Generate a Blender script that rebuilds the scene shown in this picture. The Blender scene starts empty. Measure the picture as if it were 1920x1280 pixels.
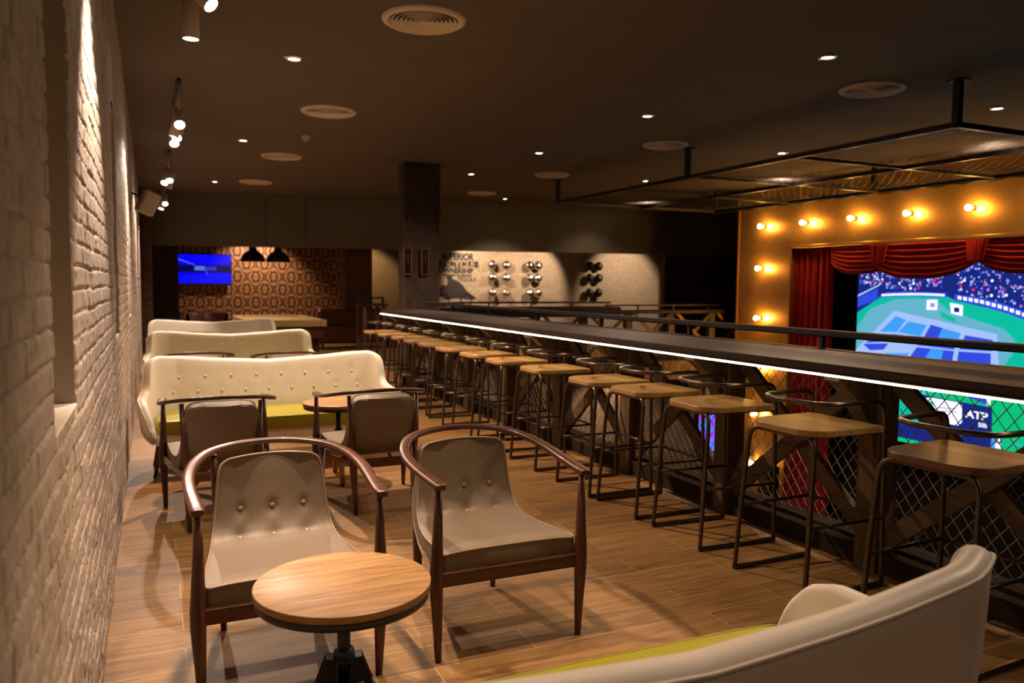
import bpy, math, random
import numpy as np
from mathutils import Vector, Matrix
random.seed(7)
sc = bpy.context.scene
COL = sc.collection
PI = math.pi

# ---------------------------------------------------------------- camera, world, exposure
cam_d = bpy.data.cameras.new('camera')
cam = bpy.data.objects.new('camera', cam_d); COL.objects.link(cam); sc.camera = cam
cam_d.sensor_width = 36.0; cam_d.lens = 36.0 * 1477.3 / 1920.0; cam_d.clip_start = 0.02; cam_d.clip_end = 120
CAM_H = 1.4
yaw, pit, rol = (math.radians(a) for a in (24.594, 4.087, 0.515))
fw = Vector((math.sin(yaw)*math.cos(pit), math.cos(yaw)*math.cos(pit), -math.sin(pit)))
r0 = Vector((math.cos(yaw), -math.sin(yaw), 0)); u0 = r0.cross(fw)
rt = r0*math.cos(rol) + u0*math.sin(rol); up = -r0*math.sin(rol) + u0*math.cos(rol)
M = Matrix((rt, up, -fw)).transposed().to_4x4(); M.translation = Vector((0, 0, CAM_H))
cam.matrix_world = M
cam_d.dof.use_dof = True; cam_d.dof.focus_distance = 3.1; cam_d.dof.aperture_fstop = 3.2

w = bpy.data.worlds.new('world'); sc.world = w; w.use_nodes = True
w.node_tree.nodes['Background'].inputs[0].default_value = (0.03, 0.025, 0.03, 1)
w.node_tree.nodes['Background'].inputs[1].default_value = 0.3
sc.view_settings.view_transform = 'Standard'; sc.view_settings.look = 'None'
sc.view_settings.exposure = 0.0; sc.view_settings.gamma = 1.0; sc.view_settings.use_curve_mapping = False
sc.cycles.use_denoising = True
sc.cycles.max_bounces = 6; sc.cycles.sample_clamp_indirect = 4.0
sc.cycles.caustics_reflective = False; sc.cycles.caustics_refractive = False
WARM = (1.0, 0.70, 0.475); WARM2 = (1.0, 0.76, 0.60)
KW = 3.8    # common dimmer for the spot lamps

# ---------------------------------------------------------------- materials
MAT = {}
def lin(h):
    c = [int(h[i:i+2], 16)/255 for i in (0, 2, 4)]
    return tuple(v/12.92 if v <= .04045 else ((v+.055)/1.055)**2.4 for v in c)
class NT:
    def __init__(s, name):
        m = bpy.data.materials.new(name); m.use_nodes = True; s.m = m; s.t = m.node_tree
        s.b = s.t.nodes['Principled BSDF']; MAT[name] = m
    def n(s, typ, **k):
        nd = s.t.nodes.new(typ)
        for a, v in k.items():
            if a in nd.inputs: nd.inputs[a].default_value = v
            else: setattr(nd, a, v)
        return nd
    def l(s, a, b): s.t.links.new(a, b)
    def set(s, **k):
        for a, v in k.items():
            key = {'base': 'Base Color', 'rough': 'Roughness', 'metal': 'Metallic', 'emit': 'Emission Color', 'es': 'Emission Strength', 'spec': 'Specular IOR Level', 'coat': 'Coat Weight', 'sheen': 'Sheen Weight'}[a]
            if isinstance(v, tuple) and len(v) == 3: v = v + (1,)
            s.b.inputs[key].default_value = v
    def coord(s, scale=(1, 1, 1), rot=(0, 0, 0), loc=(0, 0, 0), kind='Object'):
        tc = s.n('ShaderNodeTexCoord'); mp = s.n('ShaderNodeMapping')
        mp.inputs['Scale'].default_value = scale; mp.inputs['Rotation'].default_value = rot; mp.inputs['Location'].default_value = loc
        s.l(tc.outputs[kind], mp.inputs[0]); return mp.outputs[0]
    def noise(s, vec, scale=5, detail=4, rough=.55, dist=0):
        nd = s.n('ShaderNodeTexNoise'); s.l(vec, nd.inputs['Vector'])
        nd.inputs['Scale'].default_value = scale; nd.inputs['Detail'].default_value = detail
        nd.inputs['Roughness'].default_value = rough; nd.inputs['Distortion'].default_value = dist
        return nd.outputs['Fac']
    def ramp(s, fac, stops):
        r = s.n('ShaderNodeValToRGB'); s.l(fac, r.inputs[0]); e = r.color_ramp.elements
        while len(e) < len(stops): e.new(.5)
        for el, (p, c) in zip(e, stops): el.position = p; el.color = tuple(c) + (1,)
        return r.outputs[0]
    def mix(s, a, b, fac, mode='MIX'):
        m = s.n('ShaderNodeMix', data_type='RGBA', blend_type=mode)
        for sock, v in ((m.inputs[0], fac), (m.inputs[6], a), (m.inputs[7], b)):
            if hasattr(v, 'is_linked') or hasattr(v, 'links'): s.l(v, sock)
            else: sock.default_value = v if not isinstance(v, tuple) else v + (1,)
        return m.outputs[2]
    def bump(s, h, strength=.3, dist=.01):
        b = s.n('ShaderNodeBump'); b.inputs['Strength'].default_value = strength; b.inputs['Distance'].default_value = dist
        s.l(h, b.inputs['Height']); s.l(b.outputs[0], s.b.inputs['Normal'])
def plain(name, base, rough=.5, metal=0, var=.12, scale=20, bump=.05, **k):
    t = NT(name); t.set(rough=rough, metal=metal, **k)
    v = t.coord(); f = t.noise(v, scale, 4)
    lo = tuple(c*(1-var) for c in base); hi = tuple(min(1, c*(1+var)) for c in base)
    t.l(t.ramp(f, [(.3, lo), (.7, hi)]), t.b.inputs['Base Color'])
    if bump: t.bump(f, bump, .004)
    return t.m
def wood(name, lo, mid, hi, axis=0, rough=.4, s=6, coat=0, bump=.08, stretch=.08):
    t = NT(name); t.set(rough=rough, coat=coat)
    sc_ = [s*1.0]*3; sc_[axis] = s*stretch
    v = t.coord(scale=tuple(sc_)); f = t.noise(v, 4, 6, .65, .6)
    t.l(t.ramp(f, [(.3, lo), (.5, mid), (.72, hi)]), t.b.inputs['Base Color']); t.bump(f, bump, .004)
    return t.m
def glow(name, col, strength):
    t = NT(name); t.set(base=(0, 0, 0), emit=col, es=strength, rough=.6); return t.m

# floor: wood-look tiles 1.24 x 0.176 running across the room
def mk_floor():
    t = NT('floor_tile'); t.set(rough=.52, spec=.35)
    v = t.coord(loc=(-.09, -.005, 0))
    def brick(c1, c2, mo, ms):
        b = t.n('ShaderNodeTexBrick'); b.offset = .335; b.offset_frequency = 2
        t.l(v, b.inputs['Vector']); b.inputs['Scale'].default_value = 1
        b.inputs['Brick Width'].default_value = 1.24; b.inputs['Row Height'].default_value = .1765
        b.inputs['Mortar Size'].default_value = ms; b.inputs['Mortar Smooth'].default_value = .1
        b.inputs['Color1'].default_value = c1 + (1,); b.inputs['Color2'].default_value = c2 + (1,); b.inputs['Mortar'].default_value = mo + (1,)
        return b
    b = brick((0, 0, 0), (1, 1, 1), (.5, .5, .5), .0011)
    add = t.n('ShaderNodeVectorMath', operation='ADD'); sc_ = t.n('ShaderNodeVectorMath', operation='SCALE'); sc_.inputs['Scale'].default_value = 9
    t.l(b.outputs['Color'], sc_.inputs[0]); t.l(v, add.inputs[0]); t.l(sc_.outputs[0], add.inputs[1])
    mp = t.n('ShaderNodeMapping'); mp.inputs['Scale'].default_value = (1.2, 14, 1); t.l(add.outputs[0], mp.inputs[0])
    f = t.noise(mp.outputs[0], 2.2, 8, .62, .9)
    grain = t.ramp(f, [(.28, (.120, .057, .0165)), (.45, (.205, .107, .034)), (.62, (.28, .155, .053)), (.8, (.20, .10, .031))])
    tint = t.ramp(b.outputs['Color'], [(0, (.78, .76, .74)), (1, (1.18, 1.14, 1.08))])
    c = t.mix(grain, tint, 1.0, 'MULTIPLY')
    b2 = brick((0, 0, 0), (0, 0, 0), (1, 1, 1), .0015)
    c = t.mix(c, (.46, .33, .21), b2.outputs['Fac'])
    t.l(c, t.b.inputs['Base Color']); t.bump(f, .06, .003)
    return t.m
mk_floor()
# painted brick: creamy paint with grain, broken by darker upright streaks
def mk_paint():
    t = NT('painted_brick'); t.set(rough=.7)
    v = t.coord(); f = t.noise(v, 38, 8, .7); g = t.noise(v, 3, 3)
    vs = t.coord(scale=(1, 6, .8)); p = t.noise(vs, 14, 6, .75)
    c = t.ramp(p, [(.33, (.22, .165, .13)), (.42, (.40, .325, .27)), (.6, (.50, .42, .355))])
    c = t.mix(c, t.ramp(g, [(.3, (.86, .84, .82)), (.7, (1, 1, 1))]), 1.0, 'MULTIPLY')
    t.l(c, t.b.inputs['Base Color']); t.bump(f, .55, .006)
mk_paint()
def brickwall(name, c1, c2, mortar, bw=.22, rh=.07, rough=.7, vert='XZ'):
    t = NT(name); t.set(rough=rough)
    tc = t.n('ShaderNodeTexCoord'); sp = t.n('ShaderNodeSeparateXYZ'); cb = t.n('ShaderNodeCombineXYZ')
    t.l(tc.outputs['Object'], sp.inputs[0]); t.l(sp.outputs[vert[0]], cb.inputs[0]); t.l(sp.outputs['Z'], cb.inputs[1])
    b = t.n('ShaderNodeTexBrick'); t.l(cb.outputs[0], b.inputs['Vector']); b.inputs['Scale'].default_value = 1
    b.inputs['Brick Width'].default_value = bw; b.inputs['Row Height'].default_value = rh; b.inputs['Mortar Size'].default_value = .006
    b.inputs['Color1'].default_value = c1+(1,); b.inputs['Color2'].default_value = c2+(1,); b.inputs['Mortar'].default_value = mortar+(1,)
    f = t.noise(t.coord(), 12, 5)
    c = t.mix(b.outputs['Color'], t.ramp(f, [(.3, (.8, .8, .8)), (.7, (1.1, 1.1, 1.1))]), 1.0, 'MULTIPLY')
    t.l(c, t.b.inputs['Base Color'])
    iv = t.n('ShaderNodeMath', operation='SUBTRACT'); iv.inputs[0].default_value = 1; t.l(b.outputs['Fac'], iv.inputs[1])
    t.bump(iv.outputs[0], .5, .008)
brickwall('cream_brick', (.56, .45, .33), (.50, .40, .29), (.36, .27, .18))
brickwall('ochre_brick', (.34, .22, .09), (.30, .19, .08), (.2, .13, .06))
brickwall('stone_wall', (.26, .18, .11), (.2, .14, .09), (.14, .1, .06), .4, .18)
brickwall('dark_panelling', (.12, .045, .035), (.09, .036, .028), (.03, .02, .015), 2.4, .16)
plain('ceiling_paint', (.13, .10, .078), .85, var=.06, scale=2, bump=0)
plain('soffit_paint', (.13, .115, .088), .85, var=.06, scale=2, bump=0)
plain('plaster_smooth', (.48, .40, .335), .75, scale=12, var=.07, bump=.15)
plain('sill_stone', (.62, .55, .46), .6, scale=14, var=.06, bump=.1)
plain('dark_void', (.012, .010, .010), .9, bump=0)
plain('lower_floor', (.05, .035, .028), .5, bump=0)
plain('leather_taupe', (.175, .128, .083), .55, scale=160, var=.05, bump=.10)
plain('leather_piping', (.27, .20, .13), .42, scale=100, var=.05, bump=.03)
plain('leather_cream', (.76, .69, .61), .42, scale=140, var=.03, bump=.06)
plain('leather_olive', (.30, .27, .010), .40, scale=120, var=.05, bump=.05)
plain('steel_dark', (.105, .08, .057), .32, .85, var=.2, scale=30, bump=.05)
plain('iron_black', (.022, .02, .019), .5, .3, var=.1, bump=.08)
plain('rail_black', (.016, .013, .012), .42, .2, bump=.03)
plain('wire_galvanised', (.42, .36, .30), .42, .6, bump=0)
plain('wire_dark', (.045, .035, .03), .6, .4, bump=0)
plain('white_enamel', (.62, .52, .43), .5, bump=0, var=.03)
plain('vent_white', (.80, .68, .58), .55, bump=0, var=.03)
plain('black_plastic', (.012, .012, .013), .4, bump=0)
plain('chrome', (.8, .76, .7), .18, 1.0, bump=0, var=.03)
plain('velvet_red', (.48, .006, .010), .85, scale=60, var=.18, bump=.1, sheen=.08)
plain('paper_label', (.62, .50, .42), .6, bump=0)
plain('label_ink', (.45, .10, .03), .6, bump=0)
plain('mural_ink', (.035, .03, .035), .75, scale=30, var=.4, bump=0)
plain('seam_dark', (.02, .016, .013), .8, bump=0)
plain('column_plaster', (.045, .028, .018), .8, scale=9, var=.5, bump=.3)
plain('rust_steel', (.06, .03, .02), .6, .4, scale=8, var=.6, bump=.2)
plain('rivet', (.25, .18, .13), .4, .8, bump=0)
plain('copper_frame', (.32, .12, .06), .35, .8, bump=.05)
plain('felt_tan', (.50, .36, .17), .85, scale=200, var=.05, bump=0)
plain('brown_leather', (.10, .03, .02), .35, scale=60, bump=.05)
plain('wire_braid', (.02, .017, .015), .6, bump=0)
wood('walnut', (.036, .010, .005), (.070, .021, .009), (.11, .037, .016), 2, .34, 14, .12)
wood('walnut_rail', (.036, .011, .005), (.070, .023, .010), (.12, .043, .018), 0, .34, 12, .12)
wood('walnut_side', (.045, .011, .006), (.085, .024, .012), (.15, .05, .024), 1, .22, 12, .4)
wood('oak_top', (.22, .105, .034), (.40, .22, .082), (.54, .32, .135), 0, .42, 13, 0, .08, .07)
wood('oak_edge', (.20, .085, .02), (.27, .12, .03), (.33, .16, .045), 0, .45, 9)
wood('brace_wood', (.05, .029, .013), (.10, .060, .026), (.16, .10, .045), 1, .6, 5, bump=.2)
wood('post_wood', (.05, .031, .013), (.10, .064, .028), (.16, .105, .048), 2, .6, 6, bump=.2)
wood('counter_wood', (.012, .007, .005), (.024, .014, .010), (.045, .028, .019), 1, .5, 5, 0, stretch=.03)
MAT['counter_wood'].node_tree.nodes['Principled BSDF'].inputs['Specular IOR Level'].default_value = .25
wood('kerb_wood', (.018, .011, .007), (.032, .020, .013), (.05, .032, .021), 1, .9, 5, stretch=.05)
MAT['kerb_wood'].node_tree.nodes['Principled BSDF'].inputs['Specular IOR Level'].default_value = .1
wood('leg_board', (.22, .08, .02), (.30, .12, .035), (.40, .18, .06), 2, .45, 8)
# stool seats: strips of orange-brown wood glued side by side
def mk_seat(name, cols, n=5):
    t = NT(name); t.set(rough=.33)
    v = t.coord(scale=(14, 1.3, 14)); f = t.noise(v, 2.0, 6, .62, .5)
    tc = t.n('ShaderNodeTexCoord'); sp = t.n('ShaderNodeSeparateXYZ'); t.l(tc.outputs['Object'], sp.inputs[0])
    m = t.n('ShaderNodeMath', operation='MULTIPLY'); m.inputs[1].default_value = 11; t.l(sp.outputs[0], m.inputs[0])
    fl = t.n('ShaderNodeMath', operation='FLOOR'); t.l(m.outputs[0], fl.inputs[0])
    wn = t.n('ShaderNodeTexWhiteNoise', noise_dimensions='1D'); t.l(fl.outputs[0], wn.inputs['W'])
    strip = t.ramp(wn.outputs['Value'], [(0, cols[0]), (.5, cols[1]), (1, cols[2])])
    c = t.mix(strip, t.ramp(f, [(.3, (.6, .55, .5)), (.5, (1, 1, 1)), (.7, (1.15, 1.1, 1.05))]), 1.0, 'MULTIPLY')
    t.l(c, t.b.inputs['Base Color']); t.bump(f, .08, .003)
mk_seat('seat_wood', [(.46, .26, .085), (.60, .37, .135), (.70, .46, .19)])
mk_seat('seat_wood_brown', [(.16, .075, .035), (.36, .19, .10), (.21, .12, .085)])
# brushed brass sheet
def mk_gold():
    t = NT('brass_sheet'); t.set(metal=.85, rough=.3)
    v = t.coord(); f = t.noise(v, 2.2, 5, .6); g = t.noise(t.coord(scale=(1, 1, .15)), 30, 3)
    t.l(t.ramp(f, [(.3, (.58, .31, .075)), (.7, (.78, .46, .13))]), t.b.inputs['Base Color'])
    t.l(t.ramp(f, [(.3, (.40,)*3), (.7, (.28,)*3)]), t.b.inputs['Roughness']); t.bump(f, .10, .02)
mk_gold()
# damask wallpaper: maroon ground with tan ogee bands, medallions and arches
def mk_wallpaper():
    t = NT('damask_wallpaper'); t.set(rough=.55)
    tc = t.n('ShaderNodeTexCoord'); sp = t.n('ShaderNodeSeparateXYZ'); t.l(tc.outputs['Object'], sp.inputs[0])
    def mth(op, a, b=None, c=None):
        m = t.n('ShaderNodeMath', operation=op)
        for i, v in enumerate((a, b, c)):
            if v is None: continue
            if isinstance(v, (int, float)): m.inputs[i].default_value = v
            else: t.l(v, m.inputs[i])
        return m.outputs[0]
    x = mth('MULTIPLY', sp.outputs['X'], 2*PI/.42); z = mth('MULTIPLY', sp.outputs['Z'], 2*PI/.62)
    cx = mth('COSINE', x); cz = mth('COSINE', z)
    a = mth('MULTIPLY', cx, cz)                                     # diamond field
    c3 = mth('MULTIPLY', mth('COSINE', mth('MULTIPLY', x, 3.0)), mth('COSINE', mth('MULTIPLY', z, 2.0)))
    f = mth('ADD', mth('MULTIPLY', mth('ADD', cx, cz), 2.5), mth('MULTIPLY', c3, .7))
    s = mth('ABSOLUTE', mth('SINE', f))
    n = t.noise(t.coord(), 26, 4)
    s2 = mth('ADD', s, mth('MULTIPLY', mth('SUBTRACT', n, .5), .5))
    col = t.ramp(s2, [(.42, (.075, .018, .013)), (.66, (.24, .11, .045)), (.9, (.42, .23, .09))])
    t.l(col, t.b.inputs['Base Color'])
mk_wallpaper()
glow('lamp_white', (1.0, .86, .70), 26.0); glow('lamp_spot', (1.0, .88, .74), 30.0)
glow('bulb_glow', (1.0, .52, .13), 260.0)
glow('led_strip', (1.0, .80, .52), 20.0)
glow('shade_inside', (1.0, .7, .4), 3.0)
# the far television picture
def mk_bluetv():
    t = NT('blue_picture'); t.set(base=(0, 0, 0), es=1.0)
    tc = t.n('ShaderNodeTexCoord'); sp = t.n('ShaderNodeSeparateXYZ'); t.l(tc.outputs['Generated'], sp.inputs[0])
    c = t.ramp(sp.outputs['Z'], [(0, (0, .004, .85)), (.33, (0, 0, 1.0)), (.42, (0, 0, .06)), (.60, (0, 0, .06)), (.68, (.0, 0, .9)), (1, (0, 0, 1.0))])
    t.l(c, t.b.inputs['Emission Color'])
mk_bluetv()
glow('tv_pale', (.12, .2, 1.0), .8); glow('tv_pale_dim', (.04, .05, .8), .7)
SCREEN = {'teal': ((.0, .52, .36), 1.0), 'pale': ((.13, .46, .62), 1.0), 'navy': ((.005, .02, .22), 1.0), 'blue': ((.03, .07, .75), 1.0), 'cyan': ((.05, .35, .95), 1.0),
          'white': ((.85, .9, 1.0), 1.25), 'line': ((.38, .55, .95), 1.0), 'green': ((.0, .55, .20), 1.0), 'skyteal': ((.05, .6, .6), 1.0), 'pink': ((.6, .2, .7), 1.0), 'mauve': ((.3, .3, .85), 1.0), 'red': ((.8, .03, .15), 1.0), 'ltgrey': ((.3, .5, .8), 1.0)}
for k, (c, s) in SCREEN.items(): glow('screen_'+k, c, s)
def mk_neon():
    t = NT('neon_picture'); t.set(base=(0, 0, 0), es=1.3)
    f = t.noise(t.coord(scale=(1, 1, 1)), 3.5, 4, .6, .5)
    t.l(t.ramp(f, [(.3, (.01, .02, .6)), (.45, (.05, .25, 1.0)), (.55, (.25, .02, .8)), (.7, (.9, .02, .2))]), t.b.inputs['Emission Color'])
mk_neon()

# ---------------------------------------------------------------- mesh builder
class MB:
    def __init__(s): s.v = []; s.f = []; s.sm = []; s.mi = []; s.cur = 0
    def add(s, vs, fs, smooth=False, T=None):
        o = len(s.v)
        s.v += [tuple(T @ Vector(p)) if T is not None else tuple(p) for p in vs]
        for f in fs: s.f.append(tuple(i+o for i in f)); s.sm.append(smooth); s.mi.append(s.cur)
        return s
    def box(s, x0, x1, y0, y1, z0, z1, T=None, b=0):
        if b <= 0:
            vs = [(x, y, z) for z in (z0, z1) for y in (y0, y1) for x in (x0, x1)]
            return s.add(vs, [(0, 2, 3, 1), (4, 5, 7, 6), (0, 1, 5, 4), (2, 6, 7, 3), (0, 4, 6, 2), (1, 3, 7, 5)], False, T)
        # chamfered box: three nested slabs sharing 24 corners
        b = min(b, (x1-x0)*.45, (y1-y0)*.45, (z1-z0)*.45)
        vs = []; idx = {}
        for i, (xa, xi) in enumerate(((x0, x0+b), (x1, x1-b))):
            for j, (ya, yi) in enumerate(((y0, y0+b), (y1, y1-b))):
                for k, (za, zi) in enumerate(((z0, z0+b), (z1, z1-b))):
                    for t, p in enumerate(((xa, yi, zi), (xi, ya, zi), (xi, yi, za))):
                        idx[i, j, k, t] = len(vs); vs.append(p)
        fs = []
        for i in (0, 1): fs.append([idx[i, 0, 0, 0], idx[i, 1, 0, 0], idx[i, 1, 1, 0], idx[i, 0, 1, 0]][::(-1 if i == 0 else 1)])
        for j in (0, 1): fs.append([idx[0, j, 0, 1], idx[1, j, 0, 1], idx[1, j, 1, 1], idx[0, j, 1, 1]][::(1 if j == 0 else -1)])
        for k in (0, 1): fs.append([idx[0, 0, k, 2], idx[1, 0, k, 2], idx[1, 1, k, 2], idx[0, 1, k, 2]][::(-1 if k == 0 else 1)])
        for j in (0, 1):
            for k in (0, 1): fs.append([idx[0, j, k, 1], idx[1, j, k, 1], idx[1, j, k, 2], idx[0, j, k, 2]][::(1 if j == k else -1)])
        for i in (0, 1):
            for k in (0, 1): fs.append([idx[i, 0, k, 0], idx[i, 1, k, 0], idx[i, 1, k, 2], idx[i, 0, k, 2]][::(-1 if i == k else 1)])
        for i in (0, 1):
            for j in (0, 1): fs.append([idx[i, j, 0, 0], idx[i, j, 1, 0], idx[i, j, 1, 1], idx[i, j, 0, 1]][::(1 if i == j else -1)])
        for i in (0, 1):
            for j in (0, 1):
                for k in (0, 1): fs.append([idx[i, j, k, t] for t in range(3)][::(-1 if (i+j+k) % 2 == 0 else 1)])
        return s.add(vs, fs, False, T)
    def tube(s, pts, r, n=8, closed=False, sy=1.0, upv=None, caps=True, smooth=True, shape=None):
        pts = [Vector(p) for p in pts]; m = len(pts)
        rr = r if isinstance(r, (list, tuple)) else [r]*m
        vs = []; prev = None
        for i, p in enumerate(pts):
            if closed: d = pts[(i+1) % m] - pts[i-1]
            else: d = pts[min(i+1, m-1)] - pts[max(i-1, 0)]
            d.normalize()
            if upv is not None: a = Vector(upv)
            elif prev is not None: a = prev
            else: a = Vector((0, 0, 1)) if abs(d.z) < .9 else Vector((0, 1, 0))
            a = a - d*a.dot(d); a.normalize(); b = d.cross(a); prev = a
            for k in range(n):
                if shape: cx, cy = shape[k]
                else: t = 2*PI*k/n; cx, cy = math.cos(t), math.sin(t)*sy
                vs.append(p + a*(cx*rr[i]) + b*(cy*rr[i]))
        fs = []
        for i in range(m if closed else m-1):
            for k in range(n):
                k2 = (k+1) % n; j = (i+1) % m
                fs.append((i*n+k, i*n+k2, j*n+k2, j*n+k))
        s.add(vs, fs, smooth)
        if caps and not closed:
            o = len(s.v) - len(vs)
            s.f.append(tuple(o+k for k in range(n))[::-1]); s.f.append(tuple(o+(m-1)*n+k for k in range(n))); s.sm += [False, False]; s.mi += [s.cur]*2
        return s
    def rod(s, a, b, r, n=8, r2=None): return s.tube([a, b], [r, r if r2 is None else r2], n)
    def beam(s, a, b, w, h, upv=(0, 0, 1), bev=0):
        a = Vector(a); b = Vector(b); d = (b-a); L = d.length; d.normalize()
        u = Vector(upv); u = u - d*u.dot(d); u.normalize(); x = d.cross(u)
        T = Matrix((d, x, u)).transposed().to_4x4(); T.translation = a
        return s.box(0, L, -w/2, w/2, -h/2, h/2, T, bev)
    def lathe(s, prof, n=24, T=None, smooth=True, cap=True):
        vs = []; m = len(prof)
        for r, z in prof:
            for k in range(n): t = 2*PI*k/n; vs.append((r*math.cos(t), r*math.sin(t), z))
        fs = [(i*n+k, i*n+(k+1) % n, (i+1)*n+(k+1) % n, (i+1)*n+k) for i in range(m-1) for k in range(n)]
        if cap: fs += [tuple(range(n))[::-1], tuple((m-1)*n+k for k in range(n))]
        return s.add(vs, fs, smooth, T)
    def poly(s, pts, th, T=None):
        """polygon in the local xy plane, given thickness along z"""
        n = len(pts); vs = [(x, y, 0) for x, y in pts] + [(x, y, th) for x, y in pts]
        fs = [tuple(range(n))[::-1], tuple(range(n, 2*n))] + [(k, (k+1) % n, n+(k+1) % n, n+k) for k in range(n)]
        return s.add(vs, fs, False, T)
    def grid(s, P, closed_u=False, smooth=True, flip=False):
        """P[i][j] points"""
        m = len(P); n = len(P[0]); vs = [p for row in P for p in row]; fs = []
        for i in range(m if closed_u else m-1):
            for j in range(n-1):
                a, b, c, d = i*n+j, i*n+j+1, ((i+1) % m)*n+j+1, ((i+1) % m)*n+j
                fs.append((a, d, c, b) if flip else (a, b, c, d))
        return s.add(vs, fs, smooth)
    def build(s, name, mats, parent=None, loc=None):
        me = bpy.data.meshes.new(name); me.from_pydata(s.v, [], s.f)
        if not isinstance(mats, (list, tuple)): mats = [mats]
        for m in mats: me.materials.append(MAT[m])
        me.polygons.foreach_set('use_smooth', s.sm); me.polygons.foreach_set('material_index', s.mi)
        me.validate(); me.update()
        o = bpy.data.objects.new(name, me); COL.objects.link(o)
        if parent is not None: o.parent = parent
        if loc: o.location = loc
        return o
def tag(o, label, cat, group=None, kind=None):
    if label: o['label'] = label
    if cat: o['category'] = cat
    if group: o['group'] = group
    if kind: o['kind'] = kind
    return o
def thing(name, label, cat, loc=(0, 0, 0), rz=0, group=None):
    o = bpy.data.objects.new(name, None); COL.objects.link(o); o.location = loc; o.rotation_euler = (0, 0, rz)
    o.empty_display_size = .1
    return tag(o, label, cat, group)
def struct(name, mb, mats, parent=None):
    o = mb.build(name, mats, parent)
    if parent is None: o['kind'] = 'structure'
    return o
def dup(root, loc, rz, label):
    r = root.copy(); COL.objects.link(r); r.location = loc; r.rotation_euler = (0, 0, rz); r['label'] = label
    def rec(src, dst):
        for ch in list(src.children):
            c = ch.copy(); COL.objects.link(c); c.parent = dst; rec(ch, c)
    rec(root, r); return r
def spline(pts, sub=8, closed=False):
    P = [Vector(p) for p in pts]; n = len(P); out = []
    rng = range(n) if closed else range(n-1)
    for i in rng:
        p0 = P[(i-1) % n] if closed or i > 0 else P[0]*2-P[1]
        p1 = P[i]; p2 = P[(i+1) % n]; p3 = P[(i+2) % n] if closed or i < n-2 else P[-1]*2-P[-2]
        for k in range(sub):
            t = k/sub
            out.append(.5*((2*p1) + (p2-p0)*t + (2*p0-5*p1+4*p2-p3)*t*t + (3*p1-p0-3*p2+p3)*t**3))
    if not closed: out.append(P[-1])
    return out
def lerp(a, b, t): return a+(b-a)*t
def interp(xs, ys, x): return float(np.interp(x, xs, ys))
def spot(name, parent, loc, target, watts, size=60, blend=.6, rad=.035, col=WARM):
    d = bpy.data.lights.new(name, 'SPOT'); d.energy = watts*KW; d.spot_size = math.radians(size); d.spot_blend = blend
    d.shadow_soft_size = rad; d.color = col
    o = bpy.data.objects.new(name, d); COL.objects.link(o)
    o.parent = parent; v = Vector(target)-Vector(loc)
    pl = Vector(parent.location) if parent else Vector((0, 0, 0))
    o.location = Vector(loc)-pl; o.rotation_euler = v.to_track_quat('-Z', 'Y').to_euler()
    return o

# ---------------------------------------------------------------- room shell
CEIL = 3.2; WX = -.18
struct('floor', MB().box(WX-.3, 3.72, -3, 12.2, -.35, 0).box(WX-.3, 14.5, 12.2, 23, -.35, 0), 'floor_tile')
struct('ceiling', MB().box(WX-.3, 14.5, -3, 18.2, CEIL, CEIL+.15), 'ceiling_paint')
struct('trim_1', MB().box(WX-.3, 14.5, 14.6, 23, CEIL+.15, CEIL+.25), 'ceiling_paint')
struct('wall_back', MB().box(WX-.3, 14.5, -3.2, -3, -3.6, CEIL), 'dark_void')

# numpy value noise
def vn(x, y, seed):
    rs = np.random.RandomState(seed); G = rs.rand(256, 256)
    xi = np.floor(x).astype(int); yi = np.floor(y).astype(int); fx = x-xi; fy = y-yi
    fx = fx*fx*(3-2*fx); fy = fy*fy*(3-2*fy)
    a = G[xi % 256, yi % 256]; b = G[(xi+1) % 256, yi % 256]; c = G[xi % 256, (yi+1) % 256]; d = G[(xi+1) % 256, (yi+1) % 256]
    return (a*(1-fx)+b*fx)*(1-fy) + (c*(1-fx)+d*fx)*fy
NICHES = [(1.83, 2.33), (4.93, 5.43), (8.05, 8.55), (11.2, 11.7), (14.3, 14.8)]; NZ0, NZ1 = 1.08, 2.4
def brick_height(Y, Z):
    CH, BL = .0655, .225
    Zw = Z + (vn(Y*2.3, Z*3, 1)-.5)*.012 + (vn(Y*14, Z*14, 2)-.5)*.005
    k = np.floor(Zw/CH); fz = Zw/CH-k
    rs = np.random.RandomState(5); off = rs.rand(200)*.25
    Yw = Y + (k % 2)*BL*.5 + off[(k.astype(int)) % 200]*BL + (vn(Y*9, Z*16, 3)-.5)*.012
    j = np.floor(Yw/BL); fy = Yw/BL-j
    dz = np.minimum(fz, 1-fz)*CH; dy = np.minimum(fy, 1-fy)*BL
    d = np.minimum(dz, dy*1.15)
    d = d + (vn(Y*60, Z*60, 4)-.5)*.0055
    edge = np.clip(d/.0062, 0, 1); edge = edge*edge*(3-2*edge)
    hid = ((k*73+j*151).astype(int)) % 251
    rb = rs.rand(251)[hid]
    h = edge*(.0075+.005*rb) + (vn(Y*26, Z*30, 6)-.5)*.0028 + (vn(Y*80, Z*40, 7)-.5)*.0024 + (vn(Y*5, Z*5, 8)-.5)*.005
    pits = vn(Y*90, Z*22, 9); h -= np.clip(pits-.74, 0, 1)*.022*edge
    return h
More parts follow.
